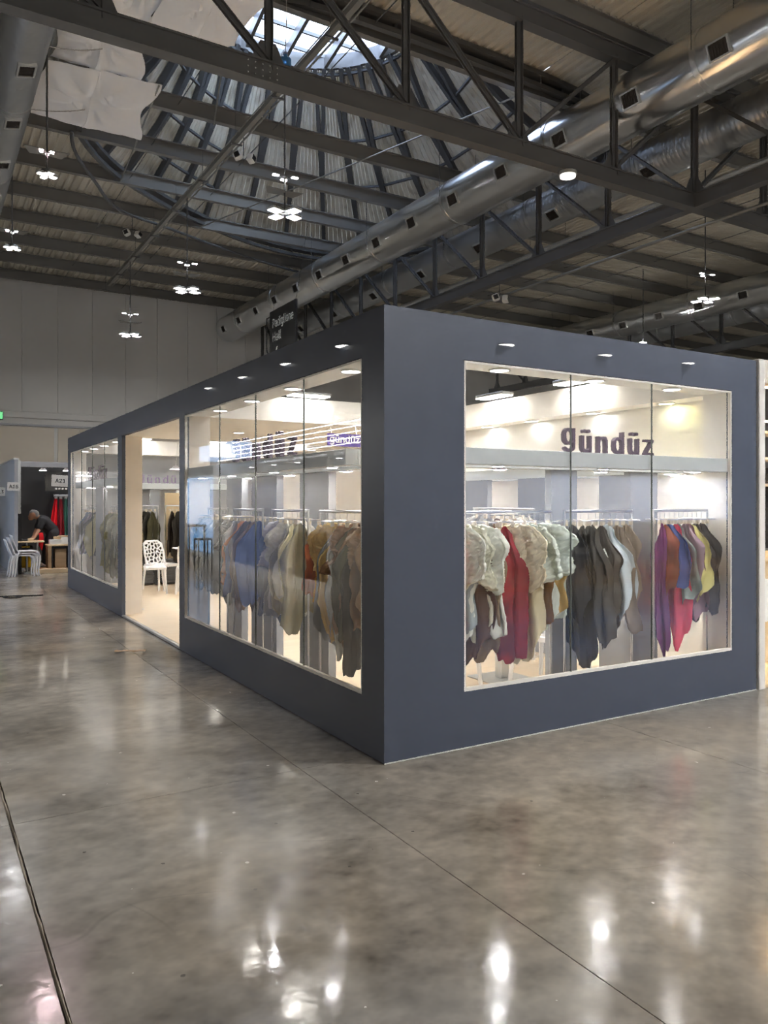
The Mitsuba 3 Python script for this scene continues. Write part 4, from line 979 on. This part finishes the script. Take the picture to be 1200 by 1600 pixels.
for i, x in enumerate((0.02, 0.52, 1.3)):
    q = thing('stand_spotlight', f'round white spotlight under the header of the black stand, {ordinal(i)} from the left', 'spotlight')
    pr = np.array([(0.0, 0.06), (0.04, 0.06), (0.085, 0.0), (0.0, 0.0)])
    add('shade', tf(trimesh.creation.revolve(pr, sections=20), loc=(x, 15.2, 2.32)), 'm_offwhite', q)
    add('arm', rod([x, 15.2, 2.37], [x, 14.9, 2.44], 0.012, 6), 'm_dark', q)
    glow('bulb', disc(x, 15.2, 2.318, 0.078, 0.004), '#fff4e2', 40.0, q, 1.0)

def sign(label, s, x, y, z, w, h, tilt, hh):
    q = thing('number_sign', label, 'sign')
    M = trimesh.transformations.translation_matrix([x, y, z]) @ trimesh.transformations.rotation_matrix(tilt, [0, 1, 0])
    add('board', tf(box(-w / 2, w / 2, -0.006, 0.006, -h / 2, h / 2), M), 'm_offwhite', q)
    m, tw = text(s, hh, 0.003, (0, -0.006, -hh / 2), '-y', True, 'c')
    add('lettering', tf(m, M), 'm_dark', q)
    return q
sign('white number sign A21 hanging crooked under the header of the black stand', 'A21', 0.33, 14.80, 2.08, 0.37, 0.26, 0.05, 0.082)
sign('white number sign A15 on the grey stand wall left of the black stand', 'A15', -0.64, 14.665, 1.94, 0.25, 0.185, 0.02, 0.07)
sign('grey number sign cut by the left edge', 'A13', -0.90, 15.0, 1.83, 0.25, 0.19, 0.0, 0.07)
k = thing('grey_stand', 'grey-walled stand A15 at the left edge, beside the black stand', 'exhibition stand')
add('side_wall', box(-0.62, -0.55, 14.7, 22.0, 0, 2.53), 'm_stand_grey', k)
add('top_edge', box(-0.64, -0.53, 14.68, 22.0, 2.53, 2.56), 'm_alu', k)
add('cross_wall', box(-3.0, -0.62, 20.0, 20.06, 0, 2.5), 'm_white', k)
add('counter', box(-1.2, -0.75, 17.8, 18.4, 0, 1.0, 0.01), 'm_stand_black', k)
glow('light_strip', box(-1.9, -0.68, 19.7, 19.76, 2.35, 2.37), '#ffffff', 14.0, k, 0.6)
k = thing('dark_bag', 'black bag lying on the counter of the grey stand at the left edge', 'bag')
add('x', tf(trimesh.creation.icosphere(2, 1.0), M=np.diag([0.16, 0.12, 0.13, 1]) + np.array([[0, 0, 0, -0.98], [0, 0, 0, 18.05], [0, 0, 0, 1.12], [0, 0, 0, 0]])), 'm_dark', key=k, smooth=True)

k = thing('rail_bar', 'white rail of coloured leathers on the black rear wall', 'clothes rail')
add('rail', rod([0.44, 16.6, 1.76], [2.6, 16.6, 1.76], 0.028, 12), 'm_plastic_white', k, smooth=40)
add('bracket', join(bar([0.5, 16.6, 1.76], [0.5, 17.0, 1.76], 0.03, 0.03), bar([2.5, 16.6, 1.76], [2.5, 17.0, 1.76], 0.03, 0.03)), 'm_dark', k)
for i, (nm, c, x, w, L) in enumerate((('bright red', '#d01626', 0.49, 0.10, 1.0), ('dusty red', '#8e2a35', 0.60, 0.08, 1.02), ('teal green', '#3c6f69', 0.715, 0.066, 0.98), ('orange', '#c26a31', 0.81, 0.06, 0.98), ('brown', '#6b4130', 0.95, 0.06, 1.0))):
    r = np.random.default_rng(60 + i)
    q = thing('leather_skin', f'{nm} leather skin hanging on the black stand, {ordinal(i)} from the left', 'leather', 'leathers on the white rail')
    u, v = np.meshgrid(np.linspace(-1, 1, 11), np.linspace(0, 1, 12), indexing='ij')
    G = np.stack([x + u * (0.03 + (w - 0.03) * v ** 0.8) - (0.10 * v if i == 0 else 0), 16.56 - 0.05 * np.cos(u * 5 + i) * v - 0.12 * v * (i == 0), 1.70 - L * v * (1 - 0.05 * np.abs(u))], -1)
    sh = shell(G, 0.006)
    add('skin', sh, 'm_suede', q, smooth=True, color=paint(sh, c, r, 0.08))
    add('clip', box(x - 0.03, x + 0.03, 16.54, 16.6, 1.68, 1.74, 0.005), 'm_plastic_white', q)

k = thing('pedestal_table', 'pale small table the bending man leans on', 'table')
add('tabletop', box(-0.55, 0.0, 14.78, 15.35, 0.70, 0.735, 0.008), 'm_board', k)
add('leg', rod([-0.12, 15.0, 0.03], [-0.12, 15.0, 0.70], 0.022, 10), 'm_alu', k, smooth=40)
add('leg', rod([-0.33, 15.1, 0.03], [-0.33, 15.1, 0.70], 0.022, 10), 'm_alu', k, smooth=40)
add('foot', box(-0.42, 0.0, 14.85, 15.25, 0.0, 0.03, 0.004), 'm_alu', k)
for i, (x, y, w, h, m, lab) in enumerate(((-0.38, 15.0, 0.09, 0.03, 'm_dark', 'small black case lying on the pale table'), (-0.27, 14.95, 0.06, 0.05, 'm_board', 'small tan box lying on the pale table'), (-0.46, 15.1, 0.05, 0.04, 'm_stand_grey', 'small grey box at the left end of the pale table'))):
    add('x', box(x - w, x + w, y - 0.05, y + 0.05, 0.736, 0.736 + h, 0.008), m, key=thing('small_box', lab, 'box'))
k = thing('leather_swatch', 'bright red leather hanging over the edge of the pale table', 'leather')
G = np.array([[(-0.09 + 0.12 * u + 0.02 * math.sin(v * 4), 15.1 + 0.22 * u, 0.90 - 0.42 * v * (0.55 + 0.45 * u)) for v in np.linspace(0, 1, 10)] for u in np.linspace(0, 1, 8)])
sh = shell(G, 0.008); add('x', sh, 'm_suede', key=k, smooth=True, color=paint(sh, '#c8141f', rng, 0.06))
k = thing('dark_bag', 'black bag with a yellow edge under the pale table', 'bag')
add('body', box(-0.50, -0.20, 15.05, 15.35, 0.42, 0.62, 0.03), 'm_dark', k)
add('edge', box(-0.46, -0.28, 15.0, 15.05, 0.585, 0.61), 'm_yellow', k)
k = thing('yellow_bag', 'yellow carrier bag on the floor behind the stacked chairs', 'bag')
add('x', box(-0.46, -0.2, 15.4, 15.6, 0.101, 0.42, 0.02), 'm_yellow', key=k)

def stack_chair(dx, dz, label):
    k = thing('stacking_chair', label, 'chair', 'stacked white chairs')
    x, y = -0.70 + dx * 0.8, 14.45
    P = lambda a, z, s: (x + a, y + s * 0.2, z + dz)
    back = smooth_path([(0.0, 0, 0.44), (-0.05, 0, 0.56), (-0.1, 0, 0.7), (-0.13, 0, 0.80)], 10)
    G = np.array([[(x + p[0] - 0.02 * (1 - (s / 0.21) ** 2), y + s, p[2] + dz) for p in back] for s in np.linspace(-0.21, 0.21, 9)])
    add('backrest', shell(G, 0.018), 'm_plastic_white', k, smooth=40)
    G = np.array([[(x + a, y + s, 0.455 + dz - 0.015 * math.cos(s * 7) + (0.0 if a < 0.36 else -0.5 * (a - 0.36))) for a in np.linspace(-0.01, 0.42, 9)] for s in np.linspace(-0.21, 0.21, 9)])
    add('seat', shell(G, 0.02), 'm_plastic_white', k, smooth=40)
    for s in (-1, 1):
        add('leg', tube(smooth_path([P(0.36, 0.44, s), P(0.40, 0.40, s), P(0.42, 0.2, s), P(0.43, -dz, s)], 10), np.linspace(0.024, 0.015, 10), 8), 'm_plastic_white', k, smooth=True)
        add('leg', tube(smooth_path([P(0.02, 0.45, s), P(-0.005, 0.38, s), P(-0.04, 0.18, s), P(-0.07, -dz, s)], 10), np.linspace(0.024, 0.015, 10), 8), 'm_plastic_white', k, smooth=True)
stack_chair(0.0, 0.0, 'white stacking chair at the front left of the stack, lowest')
stack_chair(0.07, 0.045, 'white stacking chair in the middle of the stack')
stack_chair(0.14, 0.09, 'white stacking chair on top of the stack, nearest the table')
k = thing('display_counter', 'wooden counter with a pale top and dark frame in front of the hanging leathers', 'counter')
add('top', box(0.08, 1.2, 14.95, 15.4, 0.60, 0.635, 0.006), 'm_board', k)
add('frame', join(box(0.17, 0.21, 14.98, 15.38, 0.1, 0.6), box(0.53, 0.6, 14.98, 15.38, 0.1, 0.6), box(0.17, 0.6, 14.98, 15.02, 0.54, 0.6), box(1.1, 1.16, 14.98, 15.38, 0.1, 0.6)), 'm_dark', k)
add('side_board', box(0.10, 0.17, 14.98, 15.38, 0.1, 0.6), 'm_wood', k)
k = thing('wooden_crate', 'brown chipboard crate inside the display counter', 'crate')
add('x', box(0.25, 0.5, 15.05, 15.35, 0.101, 0.55, 0.008), 'm_wood', key=k)
for x, y, z, a, b, h, m, lab in ((0.27, 15.12, 0.636, 0.13, 0.1, 0.11, 'm_paper', 'white carton on the left of the display counter'), (0.47, 15.2, 0.636, 0.065, 0.12, 0.16, 'm_paper', 'white carton on the right of the display counter'), (0.46, 15.2, 0.797, 0.12, 0.1, 0.03, 'm_board', 'pale flat box lying on the white carton'), (0.35, 15.3, 0.636, 0.09, 0.05, 0.17, 'm_board', 'pale tan box standing behind the white carton')):
    add('x', box(x - a, x + a, y - b, y + b, z, z + h, 0.006), m, key=thing('carton', lab, 'box'))

# ------------------------------------------------------------------ the man bending over the table
def hull_body(bones, edge, rounds=12):
    from manifold3d import Manifold
    parts = []
    for (a, ra), (b, rb) in bones:
        m = Manifold.batch_hull([Manifold.sphere(ra, 20).translate(list(map(float, a))), Manifold.sphere(rb, 20).translate(list(map(float, b)))])
        parts.append(m)
    u = Manifold.batch_boolean(parts, manifold3d.OpType.Add).refine_to_length(edge)
    q = u.to_mesh()
    t = trimesh.Trimesh(q.vert_properties[:, :3], q.tri_verts)
    trimesh.smoothing.filter_taubin(t, iterations=rounds)
    return t
mat('skin', '#b98a6d', 0.6); mat('hair', '#8d8a86', 0.9); mat('shirt', '#15161b', 0.85); mat('trousers', '#1b1c22', 0.85)
mx, my = 0.0, 15.55
hip, chest, neck, head = np.array([0.28, my, 0.88]), np.array([0.08, my, 1.14]), np.array([-0.02, my, 1.25]), np.array([-0.135, my - 0.02, 1.295])
def J(s):
    sh = np.array([0.03, my + s * 0.17, 1.17]); el = np.array([-0.07, my - 0.12 + s * 0.16, 0.95]); wr = np.array([-0.17, my - 0.28 + s * 0.12, 0.79])
    hp = np.array([0.27, my + s * 0.09, 0.86]); kn = np.array([0.14, my + s * 0.1, 0.50]); an = np.array([0.12, my + s * 0.1, 0.17])
    return sh, el, wr, hp, kn, an
body, shirt, trousers, shoes = [((neck, 0.055), (head + [0.02, 0, -0.03], 0.06)), ((chest, 0.10), (neck, 0.055)), ((head + [-0.01, 0, 0.02], 0.088), (head + [-0.055, 0, -0.055], 0.06)), ((head + [-0.06, 0, -0.05], 0.05), (head + [-0.075, 0, -0.075], 0.042)),
        ((head + [-0.085, 0, 0.0], 0.012), (head + [-0.112, 0, -0.028], 0.014)), ((hip, 0.12), (chest, 0.12))], [((hip + [-0.02, 0, 0.05], 0.15), (chest, 0.15)), ((chest, 0.15), (neck + [0.035, 0, -0.03], 0.085))], [((hip + [0, 0.05, 0], 0.135), (hip + [0, -0.05, 0], 0.135))], []
for s in (-1, 1):
    sh, el, wr, hp, kn, an = J(s)
    body += [((sh, 0.055), (el, 0.043)), ((el, 0.042), (wr, 0.029)), ((hp, 0.09), (kn, 0.055)), ((kn, 0.053), (an, 0.04)), ((chest, 0.1), (sh, 0.055)), ((an, 0.04), (an + [-0.12, 0, -0.04], 0.03)),
             ((wr, 0.028), (wr + [-0.04, -0.03, -0.022], 0.03)), ((head + [0.0, s * 0.086, -0.01], 0.018), (head + [0.01, s * 0.088, 0.015], 0.02)), ((head + [-0.078, s * 0.03, 0.008], 0.012), (head + [-0.078, s * 0.032, 0.009], 0.012))]
    pm = wr + [-0.045, -0.035, -0.024]
    for f in range(4):
        o = np.array([-0.008 + 0.0 * f, -0.03 + 0.02 * f, 0.0])
        L = (0.052, 0.062, 0.058, 0.046)[f]
        body += [((pm + o, 0.010), (pm + o + [-L * 0.6, -0.008, -0.006], 0.009)), ((pm + o + [-L * 0.6, -0.008, -0.006], 0.009), (pm + o + [-L, -0.012, -0.013], 0.008))]
    body += [((wr + [-0.02, -s * 0.02, -0.02], 0.012), (wr + [-0.07, -s * 0.055, -0.032], 0.009))]
    shirt += [((chest, 0.14), (sh, 0.082)), ((sh, 0.08), (sh + (el - sh) * 0.72, 0.07))]
    trousers += [((hp, 0.12), (kn, 0.08)), ((kn, 0.08), (an + [0, 0, 0.02], 0.066))]
    shoes += [((an + [0.02, 0, -0.02], 0.05), (an + [-0.14, 0, -0.035], 0.036))]
k = thing('person', 'man in a black T-shirt bending over the pale table in stand A21', 'person')
add('body', hull_body(body, 0.018, 8), 'm_skin', k, smooth=True)
add('shirt', hull_body(shirt, 0.03), 'm_shirt', k, smooth=True, label='black T-shirt')
add('trousers', hull_body(trousers, 0.03), 'm_trousers', k, smooth=True, label='dark trousers')
add('shoes', hull_body(shoes, 0.025, 6), 'm_plastic_white', k, smooth=True, label='white shoes')
add('hair', hull_body([((head + [0.025, 0, 0.045], 0.082), (head + [-0.025, 0, 0.058], 0.07)), ((head + [0.035, 0, 0.04], 0.08), (head + [0.05, 0, -0.01], 0.06))], 0.02, 6), 'm_hair', k, smooth=True, label='short grey hair')

# ------------------------------------------------------------------ stand across the aisle (seen mirrored in the left windows)
OX = -3.45
k = thing('opposite_stand', 'white stand with blue-grey curtains across the aisle, mirrored in the left windows', 'exhibition stand')
add('platform', box(-6.4, OX, 7.6, 13.5, 0, 0.22, 0.01), 'm_white', k)
add('rear_wall', box(-6.5, -6.4, 7.6, 13.5, 0, 2.9), 'm_offwhite', k)
add('end_wall', box(-6.4, OX, 7.52, 7.6, 0, 2.0), 'm_white', k)
add('end_wall', box(-6.4, OX, 13.5, 13.58, 0, 2.5), 'm_white', k)
for y in (7.65, 9.3, 13.4): add('post', box(OX - 0.08, OX, y - 0.04, y + 0.04, 0.22, 2.5), 'm_white', k)
for i in range(5): glow('light_line', box(OX - 0.06, OX - 0.05, 4.0, 13.4, 2.54 + 0.088 * i, 2.554 + 0.088 * i), '#ffffff', 8.0, k, 0.5)
glow('light_box', box(OX - 0.5, OX - 0.02, 12.4, 14.7, 2.60, 2.95), '#8fbdf0', 0.75, k, 0.8)
for y in (8.4, 10.2, 11.4, 12.7):
    add('spot_rim', disc(OX - 0.6, y, 2.42, 0.07, 0.06), 'm_alu', k)
    glow('spot', disc(OX - 0.6, y, 2.388, 0.055, 0.004), '#eef3ff', 260.0, k, 1.0)
glow('blue_panel', box(OX - 0.06, OX - 0.02, 13.62, 15.7, 0.4, 2.2), '#6fb4f2', 0.5, k, 1.0)
add('panel_back', box(OX - 0.12, OX - 0.06, 13.6, 15.72, 0.0, 2.25), 'm_white', k)
add('counter', box(OX - 0.5, OX - 0.08, 7.7, 9.2, 0.22, 1.05, 0.01), 'm_stand_black', k)
add('spot_bar', box(OX - 0.63, OX - 0.57, 7.6, 13.5, 2.45, 2.5), 'm_alu', k)
for i, (y0, y1) in enumerate(((9.4, 10.2), (10.3, 12.9))):
    q = thing('curtain', f'blue-grey curtain in the stand across the aisle, {ordinal(i)} from the corner', 'curtain')
    yy = np.linspace(y0, y1, int((y1 - y0) * 60)); zz = np.array([0.25, 1.1, 1.97])
    G = np.array([[(OX - 0.25 + 0.05 * math.sin(y * 34) + 0.02 * math.sin(y * 11), y, z) for z in zz] for y in yy])
    add('drape', grid_mesh(G), 'm_curtain', q, smooth=True)
    add('rod', rod([OX - 0.25, y0, 1.99], [OX - 0.25, y1, 1.99], 0.015), 'm_chrome', q)
k = thing('bar_stool', 'black bar stool in the stand across the aisle', 'stool')
add('seat', box(-3.35, -3.0, 13.3, 13.65, 0.73, 0.77, 0.01), 'm_black_metal', k)
for a in (-3.33, -3.02):
    for b in (13.32, 13.63): add('leg', bar([a, b, 0.0], [a, b, 0.73], 0.025, 0.025), 'm_black_metal', k)
add('footrest', join(bar([-3.33, 13.32, 0.25], [-3.02, 13.32, 0.25], 0.02, 0.02), bar([-3.02, 13.32, 0.25], [-3.02, 13.63, 0.25], 0.02, 0.02)), 'm_black_metal', k)
k = thing('high_table', 'black high table in the stand across the aisle', 'table')
add('tabletop', box(-3.4, -2.9, 13.9, 15.2, 1.02, 1.06, 0.01), 'm_black_metal', k)
for a in (-3.36, -2.94):
    for b in (13.95, 15.15): add('leg', bar([a, b, 0.0], [a, b, 1.02], 0.035, 0.035), 'm_black_metal', k)

# ------------------------------------------------------------------ stand opposite the front (seen mirrored in the front windows)
k = thing('backlit_stand', 'stand with a backlit pale blue wall facing the front, mirrored in the front windows', 'exhibition stand')
add('platform', box(5.5, 18.0, -9.6, -6.8, 0, 0.06), 'm_wood', k)
add('rear_wall', box(5.5, 18.0, -9.75, -9.6, 0, 2.5), 'm_stand_grey', k)
glow('backlit_panel', box(5.6, 17.9, -9.6, -9.57, 1.1, 2.22), '#6fa8f2', 0.7, k, 4.0)
m, w = text('FRENCH', 0.14, 0.01, (10.9, -9.58, 0.35), '+y')
add('lettering', m, 'm_dark', k)
def plain_chair(x, y, rz, label):
    k = thing('black_chair', label, 'chair')
    M = trimesh.transformations.rotation_matrix(rz, [0, 0, 1]); M[:3, 3] = [x, y, 0.06]
    add('seat', tf(box(-0.21, 0.21, -0.21, 0.21, 0.43, 0.46, 0.01), M), 'm_black_metal', k)
    add('backrest', tf(box(-0.21, 0.21, 0.18, 0.21, 0.62, 0.88, 0.01), M), 'm_black_metal', k)
    for a in (-0.19, 0.19):
        add('leg', tf(bar([a, -0.19, 0], [a, -0.19, 0.44], 0.025, 0.025), M), 'm_black_metal', k)
        add('leg', tf(bar([a, 0.2, 0], [a, 0.2, 0.88], 0.025, 0.025), M), 'm_black_metal', k)
plain_chair(9.2, -7.6, 0.3, 'black chair before the backlit blue wall, nearest the camera')
plain_chair(10.4, -7.9, -1.2, 'black chair beside the black table before the backlit blue wall')
k = thing('black_table', 'black table before the backlit blue wall', 'table')
add('tabletop', box(9.4, 10.2, -8.9, -8.1, 0.77, 0.8, 0.006), 'm_black_metal', k)
for a in (9.44, 10.16):
    for b in (-8.86, -8.14): add('leg', bar([a, b, 0.06], [a, b, 0.77], 0.03, 0.03), 'm_black_metal', k)
